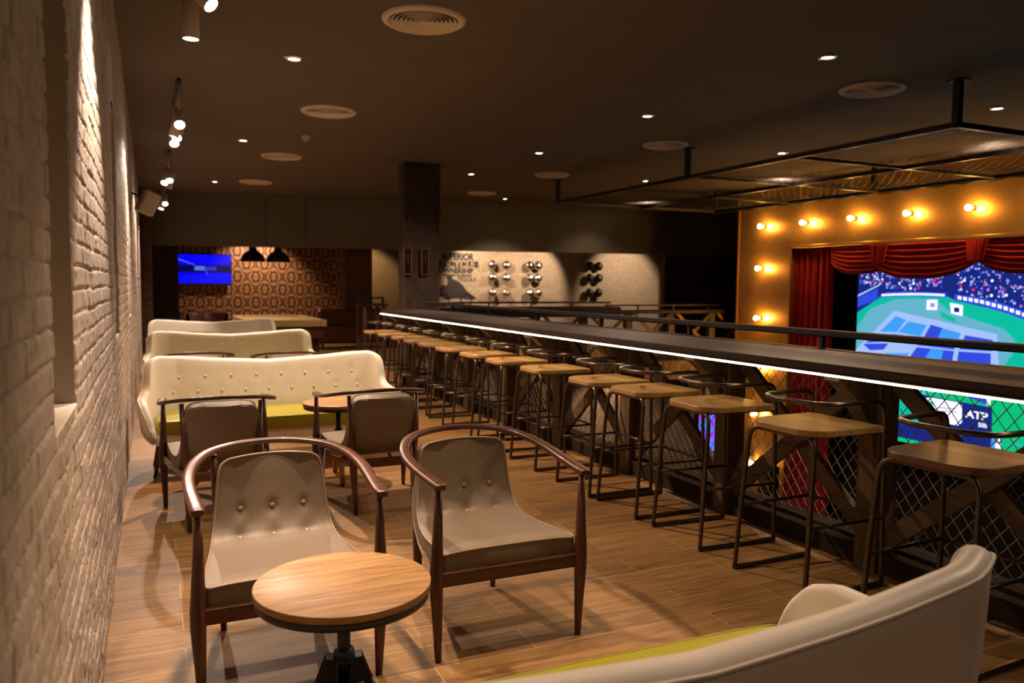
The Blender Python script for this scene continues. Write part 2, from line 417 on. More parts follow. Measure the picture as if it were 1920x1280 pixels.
def brick_patch(mb, y0, y1, z0, z1, sy, szz):
    ny = int(round((y1-y0)/sy))+1; nz = int(round((z1-z0)/szz))+1
    ys = np.linspace(y0, y1, ny); zs = np.linspace(z0, z1, nz)
    for a, b in NICHES:
        for e in (a, b):
            i = np.argmin(abs(ys-e))
            if abs(ys[i]-e) < sy: ys[i] = e
    for e in (NZ0, NZ1):
        i = np.argmin(abs(zs-e)); zs[i] = e
    Y, Z = np.meshgrid(ys, zs, indexing='ij')
    X = WX-.012+brick_height(Y, Z)
    mask = np.ones((ny-1, nz-1), bool)
    yc = (ys[1:]+ys[:-1])/2; zc = (zs[1:]+zs[:-1])/2
    for a, b in NICHES:
        mask[np.ix_((yc > a) & (yc < b), (zc > NZ0) & (zc < NZ1))] = False
    V = np.stack([X, Y, Z], -1).reshape(-1, 3)
    I = np.arange(ny*nz).reshape(ny, nz)
    F = np.stack([I[:-1, :-1], I[1:, :-1], I[1:, 1:], I[:-1, 1:]], -1)[mask]
    kz = np.where((zs >= NZ0-1e-6) & (zs <= NZ1+1e-6))[0]; base = ny*nz        # the brick edge returns into each recess
    for a, b in NICHES:
        for e in (a, b):
            i = int(np.argmin(abs(ys-e)))
            if abs(ys[i]-e) > 1e-6: continue
            n = len(kz); front = I[i, kz]
            back = V[front].copy(); back[:, 0] = WX-.05; V = np.concatenate([V, back]); bi = base+np.arange(n); base += n
            F = np.concatenate([F, np.stack([front[:-1], front[1:], bi[1:], bi[:-1]], -1)])
    return V, F
parts = [brick_patch(None, -3, 1.0, 0, CEIL, .04, .02), brick_patch(None, 1.0, 4.6, 0, CEIL, .0065, .0065), brick_patch(None, 4.6, 8.0, 0, CEIL, .014, .011), brick_patch(None, 8.0, 17.1, 0, CEIL, .03, .016)]
Vs = []; Fs = []; o = 0
for V, F in parts: Vs.append(V); Fs.append(F+o); o += len(V)
Vs = np.concatenate(Vs); Fs = np.concatenate(Fs)
me = bpy.data.meshes.new('wall_left')
me.vertices.add(len(Vs)); me.vertices.foreach_set('co', Vs.ravel())
me.loops.add(len(Fs)*4); me.loops.foreach_set('vertex_index', Fs.ravel().astype(np.int32))
me.polygons.add(len(Fs)); me.polygons.foreach_set('loop_start', np.arange(0, len(Fs)*4, 4, dtype=np.int32)); me.polygons.foreach_set('loop_total', np.full(len(Fs), 4, np.int32))
me.update(calc_edges=True); me.polygons.foreach_set('use_smooth', np.ones(len(Fs), bool)); me.materials.append(MAT['painted_brick'])
wl = bpy.data.objects.new('wall_left', me); COL.objects.link(wl); wl['kind'] = 'structure'
mb = MB()                                                       # the masonry behind the face, open only at the recesses
ys = [-3] + [v for n_ in NICHES for v in n_] + [17.1]
for i in range(0, len(ys), 2): mb.box(WX-.3, WX-.03, ys[i], ys[i+1], 0, CEIL)
for a, b in NICHES: mb.box(WX-.3, WX-.03, a, b, 0, NZ0-.04).box(WX-.3, WX-.03, a, b, NZ1, CEIL)
mb.build('masonry_core', 'plaster_smooth', wl)
for i, (a, b) in enumerate(NICHES):
    w_ = struct('window_%d' % (i+1), MB().box(WX-.295, WX-.27, a+.001, b-.001, NZ0, NZ1).box(WX-.28, WX-.006, b-.008, b-.001, NZ0, NZ1).box(WX-.28, WX-.006, a+.001, a+.008, NZ0, NZ1).box(WX-.28, WX-.006, a+.001, b-.001, NZ1-.01, NZ1-.002), 'plaster_smooth')
    MB().box(WX-.28, WX-.002, a+.002, b-.002, NZ0-.03, NZ0+.004, b=.003).build('window_sill', 'sill_stone', w_)

# dropped soffit at the end of the high ceiling
P0 = Vector((-.48, 17.78, 0)); P1 = Vector((10.6, 15.45, 0)); P2 = Vector((14.5, 14.9, 0))
def wallseg(mb, a, b, z0, z1, th=.15):
    d = (b-a).normalized(); nrm = Vector((d.y, -d.x, 0))
    q = [a, b, b-nrm*th, a-nrm*th]
    vs = [(p.x, p.y, z) for z in (z0, z1) for p in q]
    mb.add(vs, [(3, 2, 1, 0), (4, 5, 6, 7), (0, 1, 5, 4), (1, 2, 6, 5), (2, 3, 7, 6), (3, 0, 4, 7)])
mb = MB(); wallseg(mb, P0, P1, 2.15, CEIL); wallseg(mb, P1, P2, 2.15, CEIL)
sof = struct('trim_2', mb, 'soffit_paint')
for px_ in (2.2, 3.0):
    t_ = (px_+.48)/(10.6+.48); p = P0.lerp(P1, t_); MB().box(p.x-.006, p.x+.006, p.y-.006, p.y+.004, 2.15, CEIL).build('panel_seam', 'seam_dark', sof)
struct('trim_3', MB().box(WX-.3, 14.5, 14.9, 23, 2.62, 2.72, None), 'soffit_paint') if False else None
mbc = MB(); q = [(-.48, 17.8), (10.6, 15.5), (14.5, 14.95), (14.5, 23), (-.48, 23)]
mbc.poly(q, .08, Matrix.Translation((0, 0, 2.75))); struct('ceiling_rear', mbc, 'soffit_paint').name = 'trim_3'
# far walls
struct('wall_far', MB().box(.57, 4.85, 20.0, 20.15, 0, 2.75), 'damask_wallpaper')
struct('wall_far_left', MB().box(-.48, .57, 19.4, 20.1, 0, 2.75), 'column_plaster')
struct('wall_far_brick', MB().box(4.85, 6.2, 21.0, 21.2, 0, 2.75), 'ochre_brick')
struct('wall_far_mural', MB().box(6.2, 14.2, 20.0, 20.2, 0, 2.75), 'cream_brick')
struct('wall_far_dark', MB().box(11.55, 14.4, 16.2, 16.35, 0, 2.75).box(14.05, 14.2, 16.2, 20, 0, 2.75), 'dark_panelling')
struct('wall_left_end', MB().box(WX-.3, WX, 17.1, 20, 0, CEIL), 'column_plaster')
# void beyond the bar: lower storey
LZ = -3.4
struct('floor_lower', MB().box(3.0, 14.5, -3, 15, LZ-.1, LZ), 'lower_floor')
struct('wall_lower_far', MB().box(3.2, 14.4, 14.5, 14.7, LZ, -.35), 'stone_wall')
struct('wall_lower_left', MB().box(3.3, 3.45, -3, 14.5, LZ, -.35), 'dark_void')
# brass-clad wall with the stage opening
GX = 10.0; GY0, GY1 = 1.5, 11.7; OY0, OY1, OZ0, OZ1 = 3.4, 10.36, -3.2, 2.07
struct('wall_right', MB().box(GX, GX+.25, OY1, GY1, -1.75, CEIL).box(GX, GX+.25, OY1, OY1+.12, LZ, -1.75).box(GX, GX+.25, 11.0, GY1, LZ, -1.75).box(GX, GX+.25, OY0, OY1, OZ1, CEIL).box(GX, GX+.25, GY0, OY0, LZ, CEIL).box(GX-.0, GX+.25, OY0, OY1, LZ, OZ0), 'brass_sheet')
struct('trim_4', MB().box(GX-.015, GX+.02, OY1, OY1+.05, LZ, OZ1+.05, b=.006).box(GX-.015, GX+.02, OY0-.05, OY1+.05, OZ1, OZ1+.05, b=.006).box(GX-.012, GX+.27, GY1-.0, GY1+.03, LZ, CEIL), 'brass_sheet')
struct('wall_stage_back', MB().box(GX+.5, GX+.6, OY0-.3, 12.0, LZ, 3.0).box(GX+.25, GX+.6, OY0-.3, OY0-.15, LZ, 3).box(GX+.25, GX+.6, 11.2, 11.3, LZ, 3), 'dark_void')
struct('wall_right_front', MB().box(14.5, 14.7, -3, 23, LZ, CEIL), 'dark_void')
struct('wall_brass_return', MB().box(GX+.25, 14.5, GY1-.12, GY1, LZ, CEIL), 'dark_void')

# ---------------------------------------------------------------- armchairs
def taper(mb, pts, rs, n=10, sy=1.0): return mb.tube(pts, rs, n, sy=sy)
RECT = [(math.cos(a)*1.0/max(abs(math.cos(a)), abs(math.sin(a)))**.72, math.sin(a)/max(abs(math.cos(a)), abs(math.sin(a)))**.72) for a in [2*PI*k/16 for k in range(16)]]
def make_armchair(label):
    t = thing('armchair', label, 'chair', group='walnut armchairs along the brick wall')
    # arm rail
    half = [(-.300, -.345, .668), (-.306, -.24, .673), (-.314, -.10, .684), (-.312, .04, .701), (-.285, .16, .722), (-.225, .255, .741), (-.12, .312, .753), (0, .328, .757)]
    pts = spline(half + [(-x, y, z) for x, y, z in half[-2::-1]], 5)
    n = len(pts); wid = [lerp(.0245, .0205, min(1, abs(abs(i-(n-1)/2)/((n-1)/2)-1)*2.2)) for i in range(n)]
    wid[0] *= .72; wid[-1] *= .72; wid[1] *= .96; wid[-2] *= .96
    shape = [(cx*.52, cy) for cx, cy in RECT]
    mb = MB(); mb.tube(pts, wid, 16, upv=(0, 0, 1), shape=shape); mb.build('arm_rail', 'walnut_rail', t)
    for sx in (-1, 1):
        mb = MB(); mb.tube([(sx*.296, -.300, 0), (sx*.300, -.300, .15), (sx*.304, -.300, .275), (sx*.304, -.300, .335), (sx*.303, -.302, .37), (sx*.300, -.306, .52), (sx*.299, -.31, .672)], [.0125, .0190, .0255, .0262, .0245, .0180, .0115], 14)
        mb.build('leg', 'walnut', t)
        mb = MB(); mb.tube([(sx*.182, .305, 0), (sx*.186, .290, .15), (sx*.190, .278, .28), (sx*.190, .276, .34), (sx*.200, .288, .5), (sx*.212, .268, .725)], [.0120, .0185, .0235, .0230, .0190, .0125], 14)
        mb.build('leg', 'walnut', t)
        mb = MB(); mb.beam((sx*.303, -.30, .312), (sx*.192, .278, .312), .022, .048, bev=.003)
        mb.build('side_rail', 'walnut_side', t)
    MB().beam((-.303, -.30, .310), (.303, -.30, .310), .024, .054, bev=.003).build('front_rail', 'walnut_rail', t)
    MB().beam((-.192, .278, .305), (.192, .278, .305), .024, .055, bev=.003).build('back_rail', 'walnut_rail', t)
    # L-shaped cushion: profile (y, z) of the front/upper surface and half width
    prof = [(-.292, .398, .274), (-.285, .404, .276), (-.25, .406, .277), (-.16, .398, .272), (-.05, .390, .262), (.05, .390, .248), (.12, .402, .236), (.170, .432, .226), (.198, .48, .217), (.214, .54, .210), (.226, .60, .204), (.236, .66, .197), (.243, .695, .185), (.247, .714, .160), (.249, .722, .12)]
    Y = [p[0] for p in prof]; Z = [p[1] for p in prof]; W = [p[2] for p in prof]
    cs = spline([(0, y, z) for y, z, w_ in prof], 3); S = np.linspace(0, len(prof)-1, len(cs))
    Wd = [interp(range(len(W)), W, s) for s in S]
    TH = .074; NU = 40
    btn = [(x, s_) for s_ in (6.75, 8.55) for x in (-.127, 0, .127)]
    def surf(i, u, off):
        c = cs[i]; d = (cs[min(i+1, len(cs)-1)]-cs[max(i-1, 0)]).normalized(); nrm = Vector((0, -d.z, d.y)).lerp(Vector((0, 0, 1)), max(0, min(1, 3-S[i]))).normalized()
        x = u*Wd[i]; e = abs(u); crown = .010*(1-e**4) + .000
        back = max(0, (S[i]-7)/7)
        bend = -.035*back*(u*u)            # the back wraps slightly round the sitter
        dd = 0
        if off == 0:
            for bx, bs in btn:
                wx = x-bx*(1.0 if bs < 8 else .95); ws = (S[i]-bs)*.058
                dd -= .013*math.exp(-(wx*wx+ws*ws)/(.021**2))
            dd -= .0065*math.exp(-((S[i]-(6.75+.10*math.cos(x/.127*2*PI)-.1))*.058/.009)**2)*(1 if e < .93 else 0)
            dd += crown
        p = c + nrm*(dd-off) + Vector((x, bend, 0))
        return p
    top = [[surf(i, -1+2*j/NU, 0) for j in range(NU+1)] for i in range(len(cs))]
    bot = [[surf(i, -1+2*j/NU, TH) for j in range(NU+1)] for i in range(len(cs))]
    mb = MB(); mb.grid(top, flip=True); mb.grid(bot)
    loop_t = [top[0][j] for j in range(NU+1)] + [top[i][NU] for i in range(1, len(cs))] + [top[-1][j] for j in range(NU-1, -1, -1)] + [top[i][0] for i in range(len(cs)-2, 0, -1)]
    loop_b = [bot[0][j] for j in range(NU+1)] + [bot[i][NU] for i in range(1, len(cs))] + [bot[-1][j] for j in range(NU-1, -1, -1)] + [bot[i][0] for i in range(len(cs)-2, 0, -1)]
    cen = sum(loop_t, Vector())/len(loop_t)
    mid = []
    for a, b in zip(loop_t, loop_b):
        m_ = (a+b)/2; out = Vector((m_.x, 0, 0)); out = out.normalized()*.006 if abs(m_.x) > .1 else Vector((0, -.006 if m_.y < 0 else .0, 0 if m_.y < 0 else .006)); mid.append(m_+out)
    mb.grid([[a, m_, b] for a, m_, b in zip(loop_t, mid, loop_b)], closed_u=True, smooth=True)
    cu = mb.build('cushion', 'leather_taupe', t)
    mb = MB(); mb.tube(loop_t, .0042, 6, closed=True); mb.tube(loop_b, .0042, 6, closed=True); mb.build('piping', 'leather_piping', cu)
    for bx, bs in btn:
        i = int(np.argmin(abs(S-bs))); u = bx*(1.0 if bs < 8 else .95)/Wd[i]; p = surf(i, u, 0)
        d = (cs[i+1]-cs[i-1]).normalized(); nrm = Vector((0, -d.z, d.y))
        T = Matrix.Translation(p+nrm*.001) @ nrm.to_track_quat('Z', 'Y').to_matrix().to_4x4()
        MB().lathe([(.0105, -.003), (.0105, .002), (.009, .005), (.005, .0068), (.0005, .0072)], 14, T).build('button', 'leather_piping', cu)
    return t
ch = make_armchair('taupe leather armchair nearest the brick wall, behind the round table')
ch.location = (.42, 2.99, 0)
c2 = dup(ch, (1.237, 2.99, 0), 0, 'taupe leather armchair facing the camera, right of the nearest round table')
dup(ch, (.351, 4.99, 0), PI, 'armchair seen from behind, left of its pair, by the brick wall')
dup(ch, (1.285, 4.97, 0), PI, 'armchair seen from behind, right of its pair, facing the first cream sofa')
dup(ch, (.39, 8.05, 0), PI, 'armchair behind the first cream sofa back, on the brick wall side')
dup(ch, (1.19, 7.85, 0), PI-.06, 'armchair behind the first cream sofa back, on the bar side')
dup(ch, (.50, 11.2, 0), PI, 'armchair behind the second cream sofa back, on the brick wall side')
dup(ch, (1.27, 11.05, 0), PI, 'armchair behind the second cream sofa back, on the bar side')

# ---------------------------------------------------------------- sofas
def make_sofa(label):
    t = thing('sofa', label, 'sofa', group='cream leather sofas with olive seats')
    # plan path of the shell (inner face), from left arm tip round the back to the right arm tip
    half = [(-.85, -.37), (-.872, -.31), (-.88, -.18), (-.88, -.05), (-.875, .06), (-.86, .12), (-.822, .172), (-.74, .20), (-.6, .212), (-.3, .222), (0, .226)]
    pts = [Vector((p[0], p[1], 0)) for p in spline([(x, y, 0) for x, y in half + [(-x, y) for x, y in half[-2::-1]]], 9)]
    N = len(pts); L = [0]
    for i in range(1, N): L.append(L[-1]+(pts[i]-pts[i-1]).length)
    tot = L[-1]
    def top(s):
        s = min(s, tot-s)   # distance from an arm tip
        return sum(top_raw(max(0, s+k*.005)) for k in range(-3, 4))/7
    def top_raw(s):
        return interp([0, .03, .08, .16, .36, .42, .46, .49, .508, .525, .55, .59, .72, .95, 1.3, tot/2], [.36, .46, .53, .555, .55, .553, .563, .59, .66, .755, .808, .825, .812, .79, .77, .765], s)
    def lean(s, v):
        s2 = min(s, tot-s); b = interp([0, .1, .34, .44, .50, .54, .7, 1.1], [.05, .065, .072, .06, .04, .040, .08, .095], s2)
        return b*v**1.2
    NV = 14; TH = .075
    inner = []; outer = []
    btn = []
    rows = []
    for k, (vz, n_, off) in enumerate(((.66, 8, 0), (.545, 9, 0))):
        for j in range(n_): btn.append((-.72+1.44*j/(n_-1)*(1 if k else .94)+(.045 if not k else 0), vz))
    for i in range(N):
        d = (pts[min(i+1, N-1)]-pts[max(i-1, 0)]).normalized(); out = Vector((-d.y, d.x, 0))
        if out.dot(pts[i]-Vector((0, -.2, 0))) < 0: out = -out
        zt = top(L[i]); ri = []; ro = []
        s2 = min(L[i], tot-L[i])
        z0 = interp([0, .05, .2, .5], [.29, .25, .225, .22], s2)
        for j in range(NV+1):
            v = j/NV; z = lerp(z0, zt-.02, v)
            h = max(0, (z-.30)/.5)
            o_in = lean(L[i], h); bulge = .025*math.sin(PI*v)
            dd = 0
            if s2 > .62:
                for bx, bz in btn:
                    q_ = ((pts[i].x-bx)**2+(z-bz)**2)/(.024**2)
                    if q_ < 12: dd += .007*math.exp(-q_)
            ri.append(pts[i] + out*(o_in+dd) + Vector((0, 0, z)))
            th = TH*interp([0, .06, .2, .5, .75], [.5, .6, .7, .8, 1.1], s2)
            ro.append(pts[i] + out*(o_in+th+bulge*.6) - out*(1-min(1, v*3))**2*.05 + Vector((0, 0, z)))
        inner.append(ri); outer.append(ro)
    cross = []
    for ri, ro in zip(inner, outer):
        a, b = ri[-1], ro[-1]; m_ = (a+b)/2; r_ = (a-b).length/2
        cap = [m_ + (a-m_)*math.cos(q_) + Vector((0, 0, 1))*r_*.75*math.sin(q_) for q_ in [PI*k/6 for k in range(1, 6)]]
        cross.append(ri + cap + ro[::-1])
    mb = MB(); mb.grid(cross, flip=False)
    for row, fl in ((cross[0], False), (cross[-1], True)):      # rounded arm ends
        c_ = sum(row, Vector())/len(row); mid_ = [p.lerp(c_, .45)+Vector((0, -.018, 0)) for p in row]
        mb.grid([row, mid_] if not fl else [mid_, row], flip=True)
        o_ = len(mb.v); mb.add(mid_, [tuple(range(len(mid_)))[::(1 if fl else -1)]], True)
    bs = mb.build('shell', 'leather_cream', t)
    # fix normals
    import bmesh
    bm = bmesh.new(); bm.from_mesh(bs.data); bmesh.ops.remove_doubles(bm, verts=bm.verts, dist=.0004); bmesh.ops.recalc_face_normals(bm, faces=bm.faces); bm.to_mesh(bs.data); bm.free()
    seam = [row[NV+5] + (row[NV+5]-row[NV]).normalized()*.006 + Vector((0, 0, -.004)) for row in cross]
    front = [cross[0][k] for k in range(NV+4, len(cross[0]))]
    mb = MB(); mb.tube(seam, .0052, 6)
    for row in (cross[0], cross[-1]): mb.tube([p+Vector((0, -.003, 0)) for p in row[NV+5:]], .0045, 6)
    mb.build('piping', 'leather_cream', bs)
    for bx, bz in btn:
        i = min(range(N), key=lambda k: abs(pts[k].x-bx) + (9 if pts[k].y < .15 else 0))
        row = inner[i]; zs_ = [q_.z for q_ in row]; p = Vector((bx, interp(zs_, [q_.y for q_ in row], bz), bz))
        T = Matrix.Translation(p+Vector((0, -.001, 0))) @ Matrix.Rotation(PI/2, 4, 'X')
        MB().lathe([(.0095, -.004), (.0095, .002), (.0075, .005), (.0005, .0062)], 12, T).build('button', 'leather_cream', bs)
    # seat platform with a curved underside
    mb = MB(); pl = [(-.85, -.31), (-.77, -.33), (0, -.345), (.77, -.33), (.85, -.31), (.89, 0), (.78, .2), (0, .25), (-.78, .2), (-.89, 0)]
    mb.poly(pl, .075, Matrix.Translation((0, 0, .235))); mb.build('seat_base', 'leather_cream', t)
    # olive cushion
    cp = spline([(-.84, -.27, 0), (-.83, -.32, 0), (-.70, -.345, 0), (0, -.36, 0), (.70, -.345, 0), (.83, -.32, 0), (.84, -.27, 0), (.85, 0, 0), (.76, .15, 0), (.6, .19, 0), (0, .215, 0), (-.6, .19, 0), (-.76, .15, 0), (-.85, 0, 0)], 4, True)
    rings = []
    for sc_, z in ((.97, .311), (1.0, .325), (1.006, .36), (1.0, .398), (.985, .408), (.95, .413), (.8, .419), (.5, .423), (.2, .425), (.01, .426)):
        rings.append([Vector((p.x*sc_, (p.y+.07)*sc_-.07, z)) for p in cp])
    mb = MB(); mb.grid([r_ + [r_[0]] for r_ in rings], flip=True); mb.add(rings[0], [tuple(range(len(cp)))]); mb.build('seat_cushion', 'leather_olive', t)
    mb = MB(); mb.tube(rings[4], .0045, 6, closed=True); mb.build('cushion_piping', 'leather_olive', t)
    for sx in (-1, 1):
        for sy, yy in ((-1, -.25), (1, .14)):
            MB().tube([(sx*.865, yy+sy*.03, 0), (sx*.815, yy, .238)], [.011, .022], 12).build('leg', 'walnut', t)
    return t
sf = make_sofa('cream leather sofa in the foreground seen from behind, bottom right'); sf.location = (.835, 1.40, 0); sf.rotation_euler = (0, 0, PI)
dup(sf, (.86, 6.38, 0), 0, 'cream buttoned sofa with olive seat facing the camera, nearest of three')
dup(sf, (.87, 9.80, 0), 0, 'cream buttoned sofa facing the camera, middle of three')
dup(sf, (.88, 12.95, 0), 0, 'cream buttoned sofa facing the camera, farthest of three')

# ---------------------------------------------------------------- round tables
def make_table(label):
    t = thing('round_table', label, 'table', group='small round crank-base tables'); Z = .56; R = .247
    MB().lathe([(R-.0005, Z-.0015), (R-.003, Z), (.001, Z)], 72, cap=False).build('tabletop', 'oak_top', t)
    MB().lathe([(.001, Z-.022), (R-.004, Z-.022), (R, Z-.019), (R, Z-.003), (R-.0005, Z-.0015)], 72, cap=False).build('table_edge', 'oak_edge', t)
    MB().lathe([(R-.02, Z-.046), (R-.006, Z-.044), (R-.003, Z-.022), (.001, Z-.022)], 64).build('rim_plate', 'iron_black', t)
    MB().lathe([(.0185, .17), (.0185, Z-.046)], 20).build('post', 'iron_black', t)
    MB().lathe([(.028, .31), (.030, .32), (.030, .358), (.025, .368), (.02, .368)], 6).build('collar', 'iron_black', t)
    for k in range(4):
        a = math.radians(-101+90*k); d = Vector((math.cos(a), math.sin(a), 0)); s_ = Vector((-d.y, d.x, 0))
        mb = MB()
        pent = [(.014, .340), (.050, .346), (.082, .262), (.050, .170), (.014, .140)]
        for off in (-.022, .018):
            T = Matrix((d, Vector((0, 0, 1)), s_)).transposed().to_4x4(); T.translation = s_*off
            mb.poly(pent, .004, T)
        T = Matrix((d, Vector((0, 0, 1)), s_)).transposed().to_4x4(); T.translation = s_*(-.02)
        mb.poly([(.014, .339), (.050, .345), (.050, .340), (.014, .333)], .04, T)
        br = mb.build('leg_bracket', 'iron_black', t)
        MB().beam(d*.050+Vector((0, 0, .25)), d*.235+Vector((0, 0, .012)), .034, .060, bev=.003).build('leg', 'leg_board', t)
        if k in (1, 3):
            q_ = MB(); T = Matrix((d, Vector((0, 0, 1)), s_)).transposed().to_4x4(); T.translation = s_*(-.0232 if k == 1 else .0222)
            q_.poly([(.036, .240), (.059, .246), (.054, .273), (.031, .267)], .0008, T)
            lb = q_.build('label', 'paper_label', br)
            q_ = MB(); T2 = T.copy(); T2.translation = s_*(-.0242 if k == 1 else .0232)
            for zz in (.245, .253, .261): q_.poly([(.040, zz+.003), (.051, zz+.005), (.050, zz+.008), (.039, zz+.006)], .0006, T2)
            q_.build('print', 'label_ink', lb)
    return t
tb = make_table('round oak-topped table with black iron post, nearest the camera'); tb.location = (.478, 2.178, 0)
dup(tb, (.42, 5.62, 0), .3, 'round oak-topped table before the nearest facing sofa, brick wall side')
dup(tb, (1.20, 5.60, 0), .1, 'round oak-topped table before the nearest facing sofa, bar side')

# ---------------------------------------------------------------- bar stools
def make_stool(label):
    t = thing('bar_stool', label, 'stool', group='metal bar stools with wooden seats along the counter')
    r = .0118
    def arc(pts, sub=5): return spline(pts, sub)
    # room-side inverted U
    A = lambda sy: [(-.262, sy*.228, .012), (-.245, sy*.222, .25), (-.222, sy*.212, .55), (-.212, sy*.206, .665), (-.205, sy*.190, .705), (-.20, sy*.160, .722)]
    MB().tube(arc(A(1)) + arc(A(-1)[::-1]), r, 10).build('leg_frame', 'steel_dark', t)
    # bar-side legs rising into the hoop
    H = .875
    B = [(.228, .225, .012), (.222, .222, .4), (.216, .218, .75), (.212, .216, .825), (.195, .214, .862), (.155, .212, H), (.05, .212, H), (-.07, .205, H), (-.135, .175, H), (-.175, .10, H), (-.185, 0, H)]
    pts = arc(B, 6) + [Vector((p[0], -p[1], p[2])) for p in arc(B, 6)[-2::-1]]
    MB().tube(pts, r, 10).build('backrest_hoop', 'steel_dark', t)
    for sy in (1, -1):
        MB().beam((-.27, sy*.228, .011), (.236, sy*.225, .011), .02, .022, bev=.003).build('runner', 'steel_dark', t)
        MB().rod((-.242, sy*.22, .325), (.222, sy*.222, .325), .0085).build('footrest', 'steel_dark', t)
        MB().rod((-.205, sy*.15, .722), (.214, sy*.205, .728), .008).build('seat_support', 'steel_dark', t)
    MB().rod((.222, .222, .325), (.222, -.222, .325), .0085).build('footrest', 'steel_dark', t)
    # seat board: rounded on the room side
    o = []
    for cx, cy, rr, a0 in ((.205, .212, .012, 0), (-.10, .105, .115, 90), (-.10, -.105, .115, 180), (.205, -.212, .012, 270)):
        for k in range(9):
            a = math.radians(a0+90*k/8); ex = 1.0 if rr < .05 else 1.15
            o.append((cx+rr*ex*math.cos(a), cy+rr*math.sin(a)))
    n = len(o); rings = []
    for sc_, z in ((.985, .730), (1, .734), (1, .755), (.988, .760)): rings.append([Vector((x*sc_, y*sc_, z)) for x, y in o])
    mb = MB(); mb.grid([q_+[q_[0]] for q_ in rings], flip=True, smooth=False); mb.add(rings[-1], [tuple(range(n))]); mb.add(rings[0], [tuple(range(n))[::-1]])
    mb.build('seat', 'seat_wood', t)
    return t
ORD = ['second', 'third', 'fourth', 'fifth', 'sixth', 'seventh', 'eighth', 'ninth', 'tenth', 'eleventh', 'twelfth', 'thirteenth']
st = make_stool('bar stool nearest the camera, with the darkest striped brown seat'); st.location = (2.87, 2.03, 0); st.rotation_euler = (0, 0, .04)
stools_y = [2.80, 3.52, 4.14, 4.68, 5.48, 6.2, 6.86, 7.55, 8.18, 8.72, 9.30, 9.92, 10.56]
for i, y in enumerate(stools_y):
    lab = ('%s bar stool counted from the camera end of the counter' % ORD[i]) if i < 12 else 'farthest bar stool, at the far end of the lit counter'
    dup(st, (2.89+random.uniform(-.02, .012), y, 0), random.uniform(-.05, .05)+(.05 if i == 0 else 0), lab)
for c_ in st.children:
    if c_.name.startswith('seat') and 'support' not in c_.name:
        c_.data = c_.data.copy(); c_.data.materials[0] = MAT['seat_wood_brown']

# ---------------------------------------------------------------- bar counter and balustrade
BY0, BY1 = .35, 10.75
bar = thing('bar_counter', 'long dark wooden counter with lit strip under its edge, along the stools', 'bar counter')
MB().box(2.90, 3.66, BY0, BY1, 1.0, 1.042, b=.004).build('counter_top', 'counter_wood', bar)
MB().box(2.895, 2.93, BY0, BY1, .985, 1.0).build('edge_lip', 'counter_wood', bar)
MB().box(3.225, 3.42, BY0, BY1, 0, .105, b=.004).box(3.30, 3.42, BY0, BY1, .105, .125).build('kerb', 'kerb_wood', bar)
led = MB().box(2.893, 2.901, BY0+.02, BY1-.01, .984, .994); led.build('light_strip', 'led_strip', bar)
posts = [2.76+1.1*k for k in range(-2, 8)]
for y in posts:
    if y > BY1: continue
    p = MB().box(3.20, 3.33, y-.065, y+.065, 0.0, 1.0, b=.004).build('post', 'post_wood', bar)
    prof = [(3.20, .58)] + [(3.20-.27*math.sin(a)**1.0, 1.0-.42*math.cos(a)) for a in [PI/2*k/8 for k in range(1, 9)]] + [(3.20-.27, 1.0), (3.20, 1.0)]
    prof = [(3.20, .56), (3.17, .68), (3.125, .78), (3.06, .87), (2.985, .935), (2.94, .96), (2.94, .999), (3.20, .999)]
    T = Matrix(((1, 0, 0, 0), (0, 0, -1, y+.045), (0, 1, 0, 0), (0, 0, 0, 1)))
    MB().poly(prof, .09, T).build('bracket', 'post_wood', p)
for a, b in zip(posts[:-1], posts[1:]):
    if b > BY1: continue
    MB().beam((3.295, a+.05, .14), (3.295, b-.05, .97), .036, .085, upv=(0, -.6, .8)).build('cross_brace', 'brace_wood', bar)
    MB().beam((3.262, a+.05, .97), (3.262, b-.05, .14), .036, .085, upv=(0, .6, .8)).build('cross_brace', 'brace_wood', bar)
def chainlink(mb, y0, y1, z0, z1, X, c=.074, r=.0023):
    """two families of diagonal wires clipped to the panel, crossing over and under"""
    H_ = z1-z0; slope = 1.25
    for fam in (1, -1):
        s0 = y0 - H_/slope; k = 0
        while True:
            ys_ = s0 + k*c; k += 1
            if ys_ > y1+H_/slope: break
            # line y = ys_ + t/slope (fam 1) or mirrored
            pts = []
            for (yy, zz) in ((ys_, z0), (ys_+H_/slope, z1)):
                pts.append((yy, zz))
            (ya, za), (yb, zb) = pts
            if fam < 0: (ya, za), (yb, zb) = (ya, z1), (yb, z0)
            ta = max(0, (y0-ya)/(yb-ya)); tb_ = min(1, (y1-ya)/(yb-ya))
            if tb_ <= ta: continue
            a = (X+.002*fam, ya+(yb-ya)*ta, za+(zb-za)*ta); b = (X+.002*fam, ya+(yb-ya)*tb_, za+(zb-za)*tb_)
            mb.tube([a, b], r, 4, caps=False)
for a, b in zip(posts[:-1], posts[1:]):
    if b > BY1: continue
    mb = MB(); chainlink(mb, a+.03, b-.03, .12, .985, 3.375); mb.build('mesh_panel', 'wire_galvanised', bar)
rail = MB().box(3.60, 3.66, BY0, 10.95, 1.112, 1.152, b=.008).build('handrail', 'rail_black', bar)
for k in range(9):
    y = .95+1.27*k
    if y < 10.9: MB().box(3.615, 3.645, y-.015, y+.015, 1.04, 1.115).build('rail_post', 'rail_black', rail)

